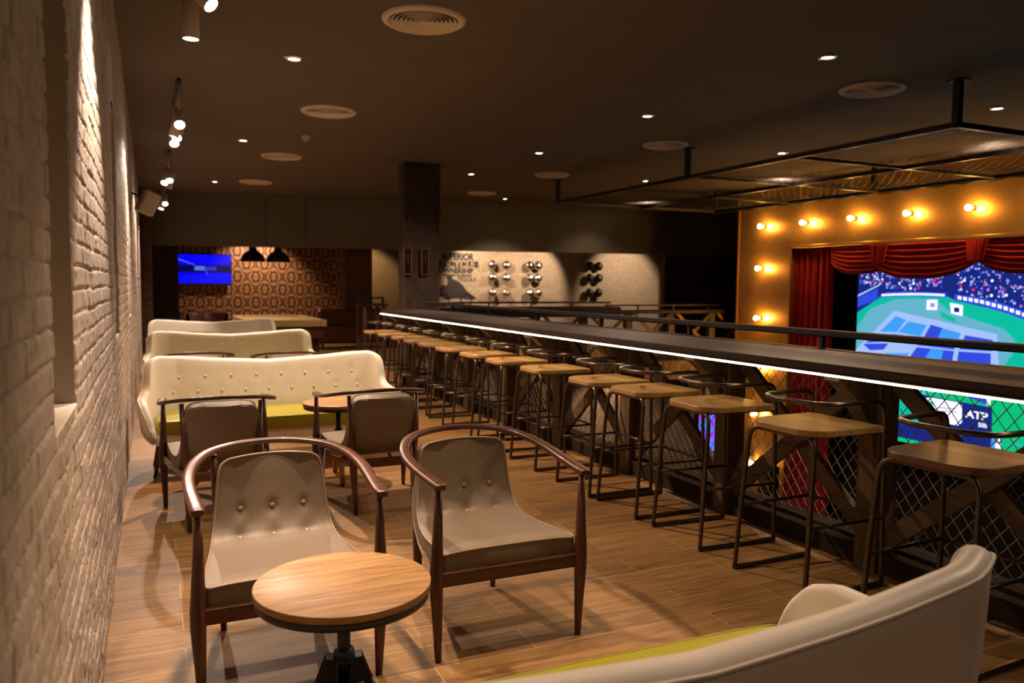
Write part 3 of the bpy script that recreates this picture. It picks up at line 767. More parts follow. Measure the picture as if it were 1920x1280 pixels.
# far balustrade across the void
far = thing('balcony_bar', 'dark far balcony counter with rails and X braces, below the bicycle mural', 'bar counter')
FY = 12.35
MB().box(3.95, 7.62, FY-.35, FY+.25, .98, 1.03, b=.004).build('counter_top', 'counter_wood', far)
MB().box(3.95, 7.62, FY-.38, FY-.33, .86, 1.0).build('apron', 'counter_wood', far)
MB().box(7.62, GX+2.3, FY-.2, FY+.1, .90, .96, b=.004).build('lower_counter', 'counter_wood', far)
MB().box(4.3, 7.6, FY-.06, FY, 1.085, 1.12, b=.006).build('handrail', 'rail_black', far)
MB().box(7.5, GX+2.3, FY-.06, FY, 1.035, 1.065, b=.006).build('handrail', 'rail_black', far)
for x in [4.4+.8*k for k in range(5)] + [8.2, 9.0, 9.8]:
    MB().box(x-.012, x+.012, FY-.04, FY-.015, .96 if x > 7.6 else 1.03, 1.10 if x < 7.6 else 1.05).build('rail_post', 'rail_black', far)
fp = [4.2+.95*k for k in range(9)]
for x in fp: MB().box(x-.065, x+.065, FY-.06, FY+.06, 0, .98 if x < 7.6 else .9).build('post', 'post_wood', far)
for a, b in zip(fp[:-1], fp[1:]):
    MB().beam((a, FY-.1, .12), (b, FY-.1, .95), .03, .055, upv=(-.6, 0, .8)).build('cross_brace', 'brace_wood', far)
    MB().beam((a, FY-.13, .95), (b, FY-.13, .12), .03, .055, upv=(.6, 0, .8)).build('cross_brace', 'oak_edge', far)
MB().box(3.72, 13, FY-.1, FY+.1, .0, .1).build('kerb', 'kerb_wood', far)

# column at the end of the bar, with its wall lamps
colm = thing('column', 'dark plastered column with riveted edge at the far end of the counter', 'column')
CY = 11.35
MB().box(3.44, 3.97, CY, CY+.35, 0, CEIL, b=.006).build('shaft', 'column_plaster', colm)
MB().box(3.425, 3.47, CY-.012, CY+.05, 2.15, CEIL).box(3.94, 3.985, CY-.012, CY+.05, 2.15, CEIL).build('corner_strap', 'rust_steel', colm)
for z in [2.2+.07*k for k in range(14)]:
    MB().lathe([(.008, 0), (.006, .005), (.001, .007)], 8, Matrix.Translation((3.965, CY-.012, z)) @ Matrix.Rotation(PI/2, 4, 'X')).build('rivet', 'rivet', colm)
def sconce(x, y, label):
    t = thing('wall_sconce', label, 'wall lamp', (x, y, 1.74))
    MB().box(-.055, .055, -.02, 0, -.2, .2, b=.004).build('back_plate', 'black_plastic', t)
    for s in (-1, 1): MB().box(s*.055-.012, s*.055+.012, -.04, -.018, -.2, .2, b=.003).build('side_frame', 'copper_frame', t)
    for z_ in (-.205, .18): MB().box(-.06, .06, -.04, -.018, z_, z_+.025, b=.003).build('end_frame', 'copper_frame', t)
    MB().rod((0, -.03, -.17), (0, -.03, .17), .012).build('tube', 'black_plastic', t)
sconce(3.74, CY, 'copper-framed narrow lamp on the front of the dark column')
sconce(3.47, CY, 'copper-framed narrow lamp at the left edge of the dark column')

# riveted steel column in the left far corner
t = thing('steel_column', 'rusty riveted steel column in the far left corner beside the brick wall', 'column', (-.07, 17.05, 0))
MB().box(-.11, .10, -.12, .12, 0, CEIL, b=.004).build('shaft', 'rust_steel', t)
for z in [.3+.17*k for k in range(15)]: MB().lathe([(.014, 0), (.01, .009), (.001, .012)], 8, Matrix.Translation((.05, -.12, z)) @ Matrix.Rotation(PI/2, 4, 'X')).build('rivet', 'rivet', t)
t = thing('wooden_post', 'dark studded timber post right of the damask wallpaper', 'column', (4.2, 18.8, 0))
MB().box(-.02, .62, -.2, .2, 0, 2.75, b=.01).build('shaft', 'dark_panelling', t)
for z in [.9+.15*k for k in range(9)]: MB().lathe([(.016, 0), (.011, .01), (.001, .013)], 8, Matrix.Translation((.28, -.2, z)) @ Matrix.Rotation(PI/2, 4, 'X')).build('stud', 'rivet', t)

# ---------------------------------------------------------------- ceiling fixtures
def diffuser(x, y, label):
    t = thing('air_diffuser', label, 'air vent', (x, y, CEIL), group='round ceiling air diffusers')
    MB().lathe([(.232, -.004), (.240, -.020), (.262, -.024), (.283, -.012), (.287, 0)], 56, cap=False).build('outer_ring', 'vent_white', t)
    MB().lathe([(.235, -.003), (.001, -.003)], 40, cap=False).build('throat', 'black_plastic', t)
    for k in range(7):
        r = .224-.030*k
        MB().lathe([(r-.020, -.004), (r-.006, -.016-.001*k), (r, -.020-.001*k), (r+.001, -.017-.001*k), (r-.012, -.004)], 48, cap=False).build('cone_ring', 'vent_white', t)
    MB().lathe([(.026, -.006), (.020, -.026), (.001, -.03)], 24).build('centre_cap', 'vent_white', t)
DL = [((1.73, 5.27), 'nearest round air diffuser, top centre of the ceiling'), ((1.73, 8.45), 'second round air diffuser of the left row, from the camera'), ((1.73, 11.7), 'third round air diffuser of the left row, from the camera'), ((1.74, 14.85), 'farthest round air diffuser of the left row'),
      ((5.98, 5.27), 'nearest round air diffuser of the right row, by the hanging frame post'), ((6.0, 8.46), 'second round air diffuser of the right row, from the camera'), ((5.98, 11.55), 'third round air diffuser of the right row, from the camera'), ((5.95, 14.5), 'farthest round air diffuser of the right row')]
for (x, y), lab in DL: diffuser(x, y, lab)
def downlight(x, y, label, watts, tilt=(0, 0), size=112, blend=.9):
    t = thing('recessed_spotlight', label, 'ceiling light', (x, y, CEIL), group='recessed ceiling spotlights')
    MB().lathe([(.048, -.001), (.052, -.010), (.066, -.010), (.074, 0)], 32, cap=False).build('trim_ring', 'chrome', t)
    MB().lathe([(.047, -.003), (.001, -.003)], 24, cap=False).build('lamp_face', 'lamp_white', t)
    spot('lamp_beam', t, (x, y, CEIL-.035), (x+tilt[0], y+tilt[1], 0), watts, size, blend)
downlight(1.084, -1.45, 'added unseen recessed spotlight behind the camera', 30)  # unseen lamp, added to light the recess jamb and near sofa
downlight(1.084, 2.60, 'recessed spotlight above the nearest round table', 85, (-.5, -.55), 66, .8)
downlight(1.084, 6.632, 'recessed spotlight above the nearest facing sofa, big and bright', 165, (.8, -.7))
downlight(1.10, 10.65, 'second recessed spotlight of the left row in view', 150, (.9, -.3))
downlight(1.08, 15.2, 'farthest recessed spotlight of the left row', 80)
downlight(4.83, 1.9, 'added unseen recessed spotlight above the camera end of the counter', 45, (-1.6, .3))  # extra lamp out of view, added for light at the near end
downlight(4.85, 4.714, 'recessed spotlight over the void, nearest of the middle row', 60, (-1.75, 0))
downlight(4.82, 7.136, 'recessed spotlight over the void, second of the middle row', 62, (-1.75, 0))
downlight(4.85, 9.766, 'recessed spotlight over the void, third of the middle row', 62, (-1.75, 0))
downlight(4.78, 12.1, 'recessed spotlight over the void, fourth of the middle row', 60, (-1.5, 0))
downlight(6.766, 15.2, 'recessed spotlight close to the dropped soffit, left of the hanging frame', 70)
downlight(7.707, 5.269, 'recessed spotlight right of the hanging frame post', 30, (0, 0))
downlight(7.742, 8.263, 'recessed spotlight above the middle of the hanging frame', 30)
downlight(7.733, 11.47, 'recessed spotlight above the far part of the hanging frame', 30)
downlight(8.918, 15.1, 'recessed spotlight close to the dropped soffit, right of centre', 12)
t = thing('smoke_detector', 'small cream smoke detector on the ceiling between two air diffusers', 'smoke detector', (1.763, 9.986, CEIL))
MB().lathe([(.001, -.062), (.028, -.06), (.032, -.045), (.052, -.02), (.056, 0)], 28, cap=False).build('housing', 'white_enamel', t)
MB().lathe([(.033, -.048), (.034, -.040)], 24, cap=False).build('sensor_slot', 'black_plastic', t)

# track spotlights
def head(parent, base, d, lit=True):
    d = Vector(d).normalized(); base = Vector(base)
    T = Matrix.Translation(base) @ d.to_track_quat('Z', 'Y').to_matrix().to_4x4()
    b = MB().lathe([(.036, -.13), (.047, -.126), (.047, .11), (.044, .11), (.042, .098)], 24, T, cap=False)
    b.lathe([(.036, -.13), (.001, -.13)], 24, T, cap=False)
    h = b.build('lamp_head', 'white_enamel', parent)
    MB().lathe([(.043, .104), (.001, .104)], 24, T, cap=False).build('lens', 'lamp_spot' if lit else 'black_plastic', h)
    MB().rod((base.x, base.y, -.03), tuple(base-d*.06), .009).build('stem', 'white_enamel', parent)
def track(x, y, L, heads, label):
    t = thing('track_light', label, 'track light', (x, y, CEIL), group='white track spotlights near the brick wall')
    MB().box(-.018, .018, -.05, L, -.03, 0, b=.003).build('track', 'iron_black', t)
    for (dx, dy, dz, aim, watts, size) in heads:
        base = Vector((dx, dy, dz)); wpos = Vector((x, y, CEIL))+base; d = (Vector(aim)-wpos)
        head(t, base, d)
        dn = d.normalized()
        if watts: spot('lamp_beam', t, wpos+dn*.12, aim, watts, size, .45, .03, WARM2)
WZ = .6
track(.25, 2.9, 2.3, [(0, .32, -.38, (-.17, 3.28, 1.3), 60, 78), (.01, .62, -.38, (1.1, 3.05, .2), 48, 62), (-.01, 2.12, -.29, (.235, 5.04, 0), 0, 30), (.03, 2.0, -.17, (1.2, 4.2, 1.9), 0, 40)], 'white cylinder track spotlights nearest the camera, top left corner')
track(.262, 7.75, 1.2, [(0, .10, -.33, (.32, 5.0, .6), 0, 40), (-.012, .42, -.33, (-.17, 8.3, 1.3), 60, 75), (.012, .74, -.33, (-.17, 6.6, 1.0), 60, 70), (-.02, 1.08, -.33, (.3, 6.2, 0), 0, 34)], 'cluster of four lit track spotlights beyond the first window recess')
track(.262, 11.9, 1.0, [(0, .1, -.33, (.3, 10, .6), 0, 40), (-.04, .4, -.33, (-.17, 11.0, 1.3), 60, 75), (.03, .8, -.33, (-.17, 12.9, 1.3), 60, 75)], 'cluster of three lit track spotlights in the middle distance')
track(.262, 15.6, .8, [(0, .1, -.33, (.3, 13, .6), 0, 40), (-.04, .4, -.36, (-.17, 15.6, 1.3), 60, 75)], 'farthest pair of track spotlights, beside the box speaker')
t = thing('box_speaker', 'tilted pale box loudspeaker hanging high on the brick wall', 'speaker', (-.01, 9.9, 2.29))
T = Matrix.Rotation(.42, 4, 'Y') @ Matrix.Rotation(.25, 4, 'Z') @ Matrix.Rotation(.0, 4, 'X')
MB().box(-.085, .085, -.10, .10, -.13, .13, T, .012).build('cabinet', 'white_enamel', t)
MB().box(-.07, .07, -.104, -.099, -.115, .115, T, .002).build('grille', 'white_enamel', t)
MB().rod((-.05, .05, .05), (-.17, .1, .12), .012).build('bracket', 'iron_black', t)

# hanging mesh frame over the void
hf = thing('hanging_mesh_frame', 'black steel frame with sagging wire mesh hung below the ceiling over the void', 'hanging frame')
FX0, FX1, F0, F1, FZ = 6.38, 9.75, 4.72, 12.1, 2.82
for (a, b) in (((FX0, F0, FZ), (FX0, F1, FZ)), ((FX1, F0, FZ), (FX1, F1, FZ)), ((FX0, F0, FZ), (FX1, F0, FZ)), ((FX0, F1, FZ), (FX1, F1, FZ)), ((8.1, F0, FZ), (8.1, F1, FZ))):
    MB().beam(a, b, .05, .05, bev=.003).build('frame_bar', 'rail_black', hf)
for y in (6.65, 8.4, 10.2): MB().beam((FX0, y, FZ), (FX1, y, FZ), .035, .035).build('cross_bar', 'rail_black', hf)
for x, y in ((FX0, F0), (FX0, 8.5), (FX0, F1), (FX1, F0), (FX1, 8.5), (FX1, F1)):
    hg = MB().box(x-.03, x+.03, y-.03, y+.03, FZ, CEIL-.01).build('hanger', 'rail_black', hf)
    MB().box(x-.07, x+.07, y-.07, y+.07, CEIL-.012, CEIL).build('ceiling_plate', 'rail_black', hg)
mb = MB()
def sag(x, y):
    u = (x-FX0)/(8.1-FX0) if x < 8.1 else (x-8.1)/(FX1-8.1)
    yy = [F0, 6.65, 8.4, 10.2, F1]
    for a, b in zip(yy[:-1], yy[1:]):
        if a <= y <= b: v = (y-a)/(b-a); break
    else: v = 0
    return FZ+.028 - .05*math.sin(PI*min(max(u, 0), 1))*math.sin(PI*v)
W_ = FX1-FX0; L_ = F1-F0; c_ = .13
k = -W_
while k < L_:
    for fam in (1, -1):
        pts = []; n = 16
        for i in range(n+1):
            x = W_*i/n; y = k + (x if fam > 0 else W_-x)
            if 0 <= y <= L_: pts.append((FX0+x, F0+y, sag(FX0+x, F0+y)))
        if len(pts) > 1: mb.tube(pts, .0034, 3, caps=False)
    k += c_
mb.build('wire_mesh', 'wire_dark', hf)
mb = MB()
for x in (FX1,): mb.tube([(x, F0+(F1-F0)*i/60, FZ-.03+.012*math.sin(i*1.9)) for i in range(61)], .012, 5)
mb.build('braided_edge', 'wire_braid', hf)

# ---------------------------------------------------------------- brass wall bulbs
def bulb(y, z, label, i):
    t = thing('globe_bulb', label, 'light bulb', (GX, y, z), group='glowing globe bulbs on the brass wall')
    T = Matrix.Rotation(-PI/2, 4, 'Y')
    MB().lathe([(.035, 0), (.035, .012), (.02, .03), (.018, .05)], 20, T).build('socket', 'brass_sheet', t)
    prof = [(.014, .045), (.016, .09)] + [(.038*math.sin(a), .128-.038*math.cos(a)) for a in [.55+ (PI-.56)*k/10 for k in range(11)]]
    MB().lathe(prof, 20, T).build('glass_globe', 'bulb_glow', t)
BY = [11.02, 10.02, 9.03, 8.03, 7.08, 6.1]
for i, y in enumerate(BY): bulb(y, 2.48, ['corner globe bulb, top left of the brass frame', 'second globe bulb along the top of the brass frame', 'third globe bulb along the top of the brass frame', 'fourth globe bulb along the top of the brass frame', 'fifth globe bulb along the top of the brass frame', 'sixth globe bulb along the top of the brass frame'][i], i)
for i, z in enumerate((1.74, .85, -.06, -.89, -1.8)): bulb(11.05, z, ['globe bulb below the corner bulb on the brass frame', 'globe bulb of the brass frame just above the handrail', 'globe bulb of the brass frame just under the counter light strip', 'globe bulb of the brass frame seen level with a stool seat', 'lowest globe bulb of the brass frame, beside the black speaker'][i], i)
t = thing('wall_speaker', 'small black speaker low on the brass wall seen through the mesh', 'speaker', (GX-.08, 11.2, -1.8))
MB().box(-.07, .07, -.09, .09, -.14, .14, None, .01).build('cabinet', 'black_plastic', t)
MB().lathe([(.05, 0), (.04, .008), (.02, .002)], 20, Matrix.Translation((-.07, 0, 0)) @ Matrix.Rotation(-PI/2, 4, 'Y')).build('cone', 'iron_black', t)

# ---------------------------------------------------------------- stage curtain
def drape_points(y0, y1, zt, zb, folds, X, n=90, nz=14, amp=.05):
    P = []
    for j in range(nz+1):
        v = j/nz; row = []
        for i in range(n+1):
            u = i/n; ph = u*folds*2*PI + .25*math.sin(v*3+u*9)
            row.append(Vector((X - amp*(.65+.35*v)*math.sin(ph) - .015*math.sin(ph*2.3+1), lerp(y0, y1, u)+.012*math.sin(ph*1.0+1), lerp(zt, zb, v))))
        P.append(row)
    return P
cur = thing('stage_curtain', 'deep red velvet curtain with swags draped around the big screen', 'curtain')
mb = MB(); mb.grid(drape_points(10.35, 9.50, 2.06, -3.2, 6, GX+.08)); mb.build('side_drape', 'velvet_red', cur)
mb = MB(); mb.grid(drape_points(3.41, 4.25, 2.06, -3.2, 6, GX+.16)); mb.build('side_drape', 'velvet_red', cur)
def swag(ya, yb, drop, X):
    mb = MB(); n = 48; m = 26; P = []
    for j in range(m+1):
        v = j/m; row = []
        for i in range(n+1):
            u = i/n; sagz = 4*u*(1-u)
            z = 2.06 - (.16+.10*abs(2*u-1))*v*(.6) - drop*v**.9*sagz**.85 - .10*v*(1-sagz)
            f = .035*math.sin(v*7.5*2*PI/1.25 + .5*math.sin(u*PI))*(.25+.75*sagz)
            row.append(Vector((X - .03 - .05*v*sagz - f, lerp(ya, yb, u), z)))
        P.append(row)
    mb.grid(P); mb.build('swag', 'velvet_red', cur)
swag(9.52, 8.30, .34, GX+.06); swag(8.72, 6.95, .42, GX+.02); swag(7.05, 5.5, .36, GX+.06); swag(5.7, 4.2, .40, GX+.02)
for y in (8.55, 7.0, 5.6):
    mb = MB(); P = []
    for j in range(9):
        v = j/8; P.append([Vector((GX-.03-.02*math.sin(i*1.9)-.02*v, y+(.20-.06*v)*(i/20-.5)*2*(.8), 2.06-.28*v)) for i in range(21)])
    mb.grid(P); mb.build('gathered_knot', 'velvet_red', cur)

# ---------------------------------------------------------------- video wall
SX = GX+.06+.10
vw = thing('video_wall', 'big screen showing a tennis match in a stadium, framed by the red curtain', 'screen')
TY0, TY1, TZ0, TZ1 = 4.72, 9.08, -.88, 1.88
MB().box(SX+.01, SX+.09, TY0-.02, TY1+.02, TZ0-.02, TZ1+.02, None, .005).build('housing', 'black_plastic', vw)
layers = [0]
scr = MB(); SM = []
def sp(col, pts, lift=1.0):
    if 'screen_'+col not in SM: SM.append('screen_'+col)
    layers[0] += lift; X = SX + .009 - .00012*layers[0]
    scr.cur = SM.index('screen_'+col); k = 1.010   # the plane sits a little behind the brass face
    scr.add([(X, y, z) for y, z in pts], [tuple(range(len(pts)))])
sp('teal', [(TY0, TZ0), (TY1, TZ0), (TY1, TZ1), (TY0, TZ1)])
sp('navy', [(9.08, 1.88), (9.08, 1.02), (8.67, 1.26), (8.14, 1.31), (7.55, 1.30), (7.41, 1.24), (6.72, 1.11), (6.0, .86), (5.4, .6), (4.72, .4), (4.72, 1.88)])
rng = random.Random(3)
for i in range(900):
    y = rng.uniform(4.75, 9.05); lim = interp([4.7, 5.4, 6.0, 6.7, 7.4, 7.55, 8.7, 9.1], [.6, .8, 1.0, 1.22, 1.36, 1.40, 1.38, 1.5], y); z = rng.uniform(lim, 1.86); r_ = rng.uniform(.010, .024)
    if 7.42 < y < 7.62: continue
    sp(rng.choice(['mauve', 'mauve', 'white', 'pink', 'blue', 'navy', 'line', 'red' if rng.random() < .25 else 'mauve']), [(y+r_*math.cos(a), z+r_*math.sin(a)) for a in [2*PI*k/6 for k in range(6)]], .02)
sp('line', [(9.08, 1.3), (9.08, 1.265), (8.66, 1.45), (8.66, 1.475)]); sp('blue', [(9.08, 1.25), (9.08, 1.10), (8.72, 1.22), (8.70, 1.40)])
sp('pale', [(9.07, .80), (8.83, 1.09), (8.37, 1.24), (7.75, 1.26), (7.47, 1.08), (7.04, .97), (6.71, .89), (6.55, .75), (6.55, .6), (6.75, .3), (6.9, -.03), (9.07, -.2)])
sp('blue', [(8.73, 1.26), (8.55, 1.345), (8.14, 1.365), (7.55, 1.345), (7.55, 1.28), (8.14, 1.29), (8.54, 1.27)])
sp('blue', [(7.43, 1.33), (7.05, 1.29), (6.73, 1.22), (6.39, 1.11), (5.9, .92), (5.3, .66), (5.3, .56), (5.9, .82), (6.38, 1.0), (6.72, 1.10), (7.05, 1.18), (7.43, 1.24)])
for i in range(26):
    y = 8.62-i*.041; z = 1.30+.022*math.sin((8.62-y)*2.4)
    sp('white', [(y+.017, z-.018), (y-.017, z-.018), (y-.017, z+.018), (y+.017, z+.018)])
for i in range(24):
    y = 7.35-i*.082; z = interp([5.3, 5.9, 6.38, 6.72, 7.05, 7.4], [.61, .87, 1.055, 1.16, 1.235, 1.285], y)
    sp('white', [(y+.028, z-.014), (y-.028, z-.026), (y-.028, z+.022), (y+.028, z+.034)])
sp('line', [(8.39, 1.07), (6.79, .81), (6.72, .2), (6.82, -.17), (8.6, -.3), (9.07, .3), (9.07, .43), (8.75, .73)])
for nm, pts in (('cyan', [(8.36, .99), (8.18, .94), (8.33, .75), (8.64, .74)]), ('cyan', [(8.14, .92), (7.83, .88), (7.93, .71), (8.31, .75)]), ('blue', [(7.77, .89), (7.58, .85), (7.66, .69), (7.87, .71)]), ('cyan', [(7.58, .85), (7.3, .79), (7.34, .68), (7.66, .69)]), ('blue', [(7.24, .77), (6.84, .73), (6.86, .67), (7.27, .67)]),
                ('blue', [(8.66, .70), (8.33, .72), (8.47, .60), (8.90, .55)]), ('cyan', [(8.30, .72), (7.95, .68), (8.03, .58), (8.43, .60)]), ('blue', [(8.94, .53), (8.47, .57), (8.55, .47), (8.8, .44)]), ('blue', [(7.86, .68), (7.35, .65), (7.39, .56), (7.98, .58)]), ('blue', [(7.27, .64), (6.86, .64), (6.85, .58), (7.32, .57)]),
                ('blue', [(7.98, .55), (7.39, .54), (7.45, .1), (8.3, .1)]), ('cyan', [(7.75, .54), (7.55, .53), (7.6, .3), (7.9, .3)]), ('blue', [(7.32, .54), (6.86, .55), (6.84, .1), (7.38, .1)]), ('cyan', [(8.5, .42), (8.1, .45), (8.4, .05), (8.8, .0)]), ('blue', [(7.35, .04), (6.9, .02), (6.89, -.12), (7.3, -.05)])):
    sp(nm, pts)
for pts in ([(7.85, 1.24), (7.68, 1.25), (7.68, 1.1), (7.85, 1.1)], [(7.49, 1.21), (7.29, 1.18), (7.29, 1.03), (7.46, 1.06)]): sp('white', pts)
sp('mauve', [(7.79, 1.20), (7.72, 1.20), (7.72, 1.14), (7.79, 1.14)]); sp('navy', [(7.42, 1.15), (7.34, 1.14), (7.34, 1.08), (7.42, 1.08)])
sp('teal', [(7.64, 1.09), (7.40, 1.0), (7.38, .93), (7.6, 1.0)]); sp('pink', [(7.66, 1.0), (7.63, 1.0), (7.63, .95), (7.66, .95)])
sp('green', [(9.07, -.2), (8.2, -.1), (7.2, -.05), (6.88, -.03), (6.0, .1), (4.72, .2), (4.72, -.88), (9.07, -.88)])
sp('teal', [(9.07, -.15), (8.2, -.08), (7.9, -.12), (7.88, -.55), (8.35, -.50), (9.07, -.45)]); sp('skyteal', [(8.2, -.1), (7.75, -.06), (7.86, -.2), (8.05, -.28)])
sp('navy', [(9.07, -.44), (8.35, -.5), (7.83, -.55), (7.2, -.5), (6.8, -.5), (6.8, -.82), (9.07, -.82)])
sp('navy', [(7.90, -.13), (6.80, -.17), (6.78, -.72), (7.85, -.74)])
sp('white', [(7.84, -.19), (7.72, -.155), (7.30, -.165), (7.23, -.20), (7.22, -.44), (7.28, -.49), (7.62, -.49), (7.70, -.42), (7.78, -.36), (7.84, -.30)])
sp('teal', [(7.74, -.20), (7.68, -.21), (7.66, -.27), (7.72, -.26)]); sp('pink', [(7.58, -.27), (7.32, -.26), (7.32, -.275), (7.58, -.285)]); sp('pink', [(7.52, -.31), (7.30, -.30), (7.30, -.315), (7.52, -.325)])
sp('blue', [(7.23, -.05), (6.89, -.03), (6.89, -.145), (7.17, -.07)]); sp('white', [(6.88, -.03), (6.82, -.03), (6.83, -.145), (6.88, -.145)])
sp('cyan', [(6.79, -.53), (6.75, -.54), (6.74, -.72), (6.79, -.72)]); sp('navy', [(6.74, -.53), (6.65, -.54), (6.65, -.72), (6.74, -.72)])
sp('white', [(6.72, -.555), (6.67, -.555), (6.67, -.61), (6.72, -.61)]); sp('white', [(6.735, -.63), (6.655, -.63), (6.655, -.70), (6.735, -.70)])
scr.build('screen_picture', SM, vw)
def text(name, body, size, loc, rot, mat, parent, ext=.0004, bold=0, xs=1.0):
    c = bpy.data.curves.new(name, 'FONT'); c.body = body; c.size = size; c.extrude = ext; c.offset = bold; c.align_x = 'CENTER'; c.align_y = 'CENTER'
    tmp = bpy.data.objects.new(name, c); me_ = bpy.data.meshes.new_from_object(tmp); bpy.data.objects.remove(tmp)
    me_.materials.clear(); me_.materials.append(MAT[mat])
    o_ = bpy.data.objects.new(name, me_); COL.objects.link(o_); o_.parent = parent; o_.location = loc; o_.rotation_euler = rot; o_.scale = (xs, 1, 1)
    return o_
RS = (PI/2, 0, -PI/2); XT = SX + .009 - .00012*(layers[0]+14)
text('scoreboard_lettering', 'ATP', .14, (XT, 7.01, -.31), RS, 'screen_white', vw, .0002, .004, 1.25)
text('scoreboard_lettering', '500', .085, (XT, 6.92, -.43), RS, 'screen_white', vw, .0002, .002)
text('scoreboard_lettering', '500', .06, (XT, 7.22, -.60), RS, 'screen_mauve', vw, .0002, .002)
text('scoreboard_lettering', 'WORLD TOUR', .05, (XT, 8.0, -.60), RS, 'screen_mauve', vw, .0002, .001)
for k, (yy, zz) in enumerate(((6.45, -.60), (6.05, -.62))):
    text('scoreboard_lettering', ['tennis', 'world'][k], .06, (XT, yy, zz), RS, 'screen_cyan', vw, .0002, .001)

# lower storey television seen through the mesh
t = thing('lower_television', 'tall screen glowing blue and magenta on the lower storey', 'television', (11.65, 14.45, -1.92))
MB().box(-.36, .36, -.03, .04, -.48, .48, None, .01).build('bezel', 'black_plastic', t); MB().box(-.34, .34, -.034, -.028, -.46, .46).build('screen', 'neon_picture', t)

# ---------------------------------------------------------------- far end of the room
t = thing('wall_television', 'television with a deep blue picture on the far wallpapered wall', 'television', (1.15, 19.86, 1.71))
MB().box(-.60, .60, 0, .06, -.355, .355, None, .008).build('bezel', 'black_plastic', t)
s_ = MB().box(-.585, .585, -.008, 0, -.335, .335).build('screen', 'blue_picture', t)
MB().box(-.22, .00, -.012, -.008, -.03, .07).build('title_bar', 'tv_pale', s_); MB().box(0, .26, -.012, -.008, -.03, .06).build('title_bar', 'tv_pale_dim', s_)
MB().poly([(-.58, .215), (-.22, .09), (-.22, .105), (-.58, .245)], .004, Matrix(((1, 0, 0, 0), (0, 0, 1, -.014), (0, 1, 0, 0), (0, 0, 0, 1)))).build('light_streak', 'tv_pale', s_)
MB().poly([(.02, -.03), (.04, -.03), (.065, -.14), (.055, -.14)], .004, Matrix(((1, 0, 0, 0), (0, 0, 1, -.014), (0, 1, 0, 0), (0, 0, 0, 1)))).build('light_streak', 'tv_pale', s_)
# pool table
t = thing('pool_table', 'pool table with tan cloth and dark body beyond the farthest sofa', 'pool table', (2.08, 14.9, 0))
MB().box(-.55, .55, -1.12, 1.12, .735, .745).build('playing_cloth', 'felt_tan', t)
fr = MB().box(-.66, -.55, -1.24, 1.24, .66, .775, None, .008).box(.55, .66, -1.24, 1.24, .66, .775, None, .008).box(-.55, .55, -1.24, -1.12, .66, .775, None, .008).box(-.55, .55, 1.12, 1.24, .66, .775, None, .008); fr.build('rail_frame', 'felt_tan', t)
MB().box(-.62, .62, -1.2, 1.2, .45, .70, None, .01).build('cabinet', 'brown_leather', t)
for sx in (-1, 1):
    for sy in (-1, 1): MB().box(sx*.5-.07, sx*.5+.07, sy*1.0-.07, sy*1.0+.07, 0, .46, None, .01).build('leg', 'walnut', t)
    for y in (-1.16, 0, 1.16): MB().lathe([(.05, .776), (.02, .778)], 16, Matrix.Translation((sx*.58, y, 0))).build('pocket', 'black_plastic', t)
# pendant lamps over the pool table
def pendant(x, y, label):
    t = thing('pendant_lamp', label, 'pendant lamp', (x, y, 1.863), group='black dome pendants over the pool table')
    MB().lathe([(.262, 0), (.256, .05), (.23, .12), (.17, .195), (.09, .24), (.082, .31), (.03, .34)], 36, cap=False).build('shade', 'black_plastic', t)
    MB().lathe([(.258, .001), (.252, .05), (.225, .117), (.165, .19), (.085, .234), (.001, .24)], 36, cap=False).build('shade_lining', 'white_enamel', t)
    MB().lathe([(.04*math.sin(a), .11-.04*math.cos(a)) for a in [.05+(PI-.1)*k/8 for k in range(9)]], 16).build('bulb', 'shade_inside', t)
    MB().rod((0, 0, .33), (0, 0, .89), .006).build('cord', 'black_plastic', t)
    spot('lamp_beam', t, (x, y, 1.90), (x, y, 0), 18, 120, .5, .06)
pendant(2.05, 18.2, 'left black dome pendant lamp over the pool table'); pendant(2.587, 18.2, 'right black dome pendant lamp over the pool table')
# accent light that washes the wallpaper, mounted under the rear ceiling
def rear_spot(x, y, aim, watts, label, size=70, z=2.72):
    t = thing('surface_spotlight', label, 'ceiling light', (x, y, z), group='small spotlights under the rear ceiling')
    d = (Vector(aim)-Vector((x, y, z))).normalized(); T = Matrix.Translation(d*.08) @ d.to_track_quat('Z', 'Y').to_matrix().to_4x4()
    MB().lathe([(.03, -.07), (.038, -.06), (.038, .06), (.034, .06)], 20, T, cap=False).build('lamp_head', 'black_plastic', t)
    MB().lathe([(.034, .055), (.001, .055)], 20, T, cap=False).build('lens', 'lamp_spot', t)
    spot('lamp_beam', t, Vector((x, y, z))+d*.17, aim, watts, size, .5, .03)
rear_spot(2.35, 19.2, (2.3, 20, 1.3), 36, 'spotlight washing the damask wallpaper between the pendants', 110)
rear_spot(7.6, 18.6, (8.3, 20, 1.5), 58, 'spotlight washing the bicycle mural from the left', 85)
rear_spot(10.2, 18.4, (9.6, 20, 1.4), 52, 'spotlight aimed at the metal bowls from the right', 80)
rear_spot(12.7, 18.2, (12.7, 20, 1.4), 50, 'spotlight on the plain right part of the mural wall', 80)
rear_spot(5.0, 19.8, (5.2, 21, 1.2), 24, 'spotlight on the narrow ochre brick wall', 90)
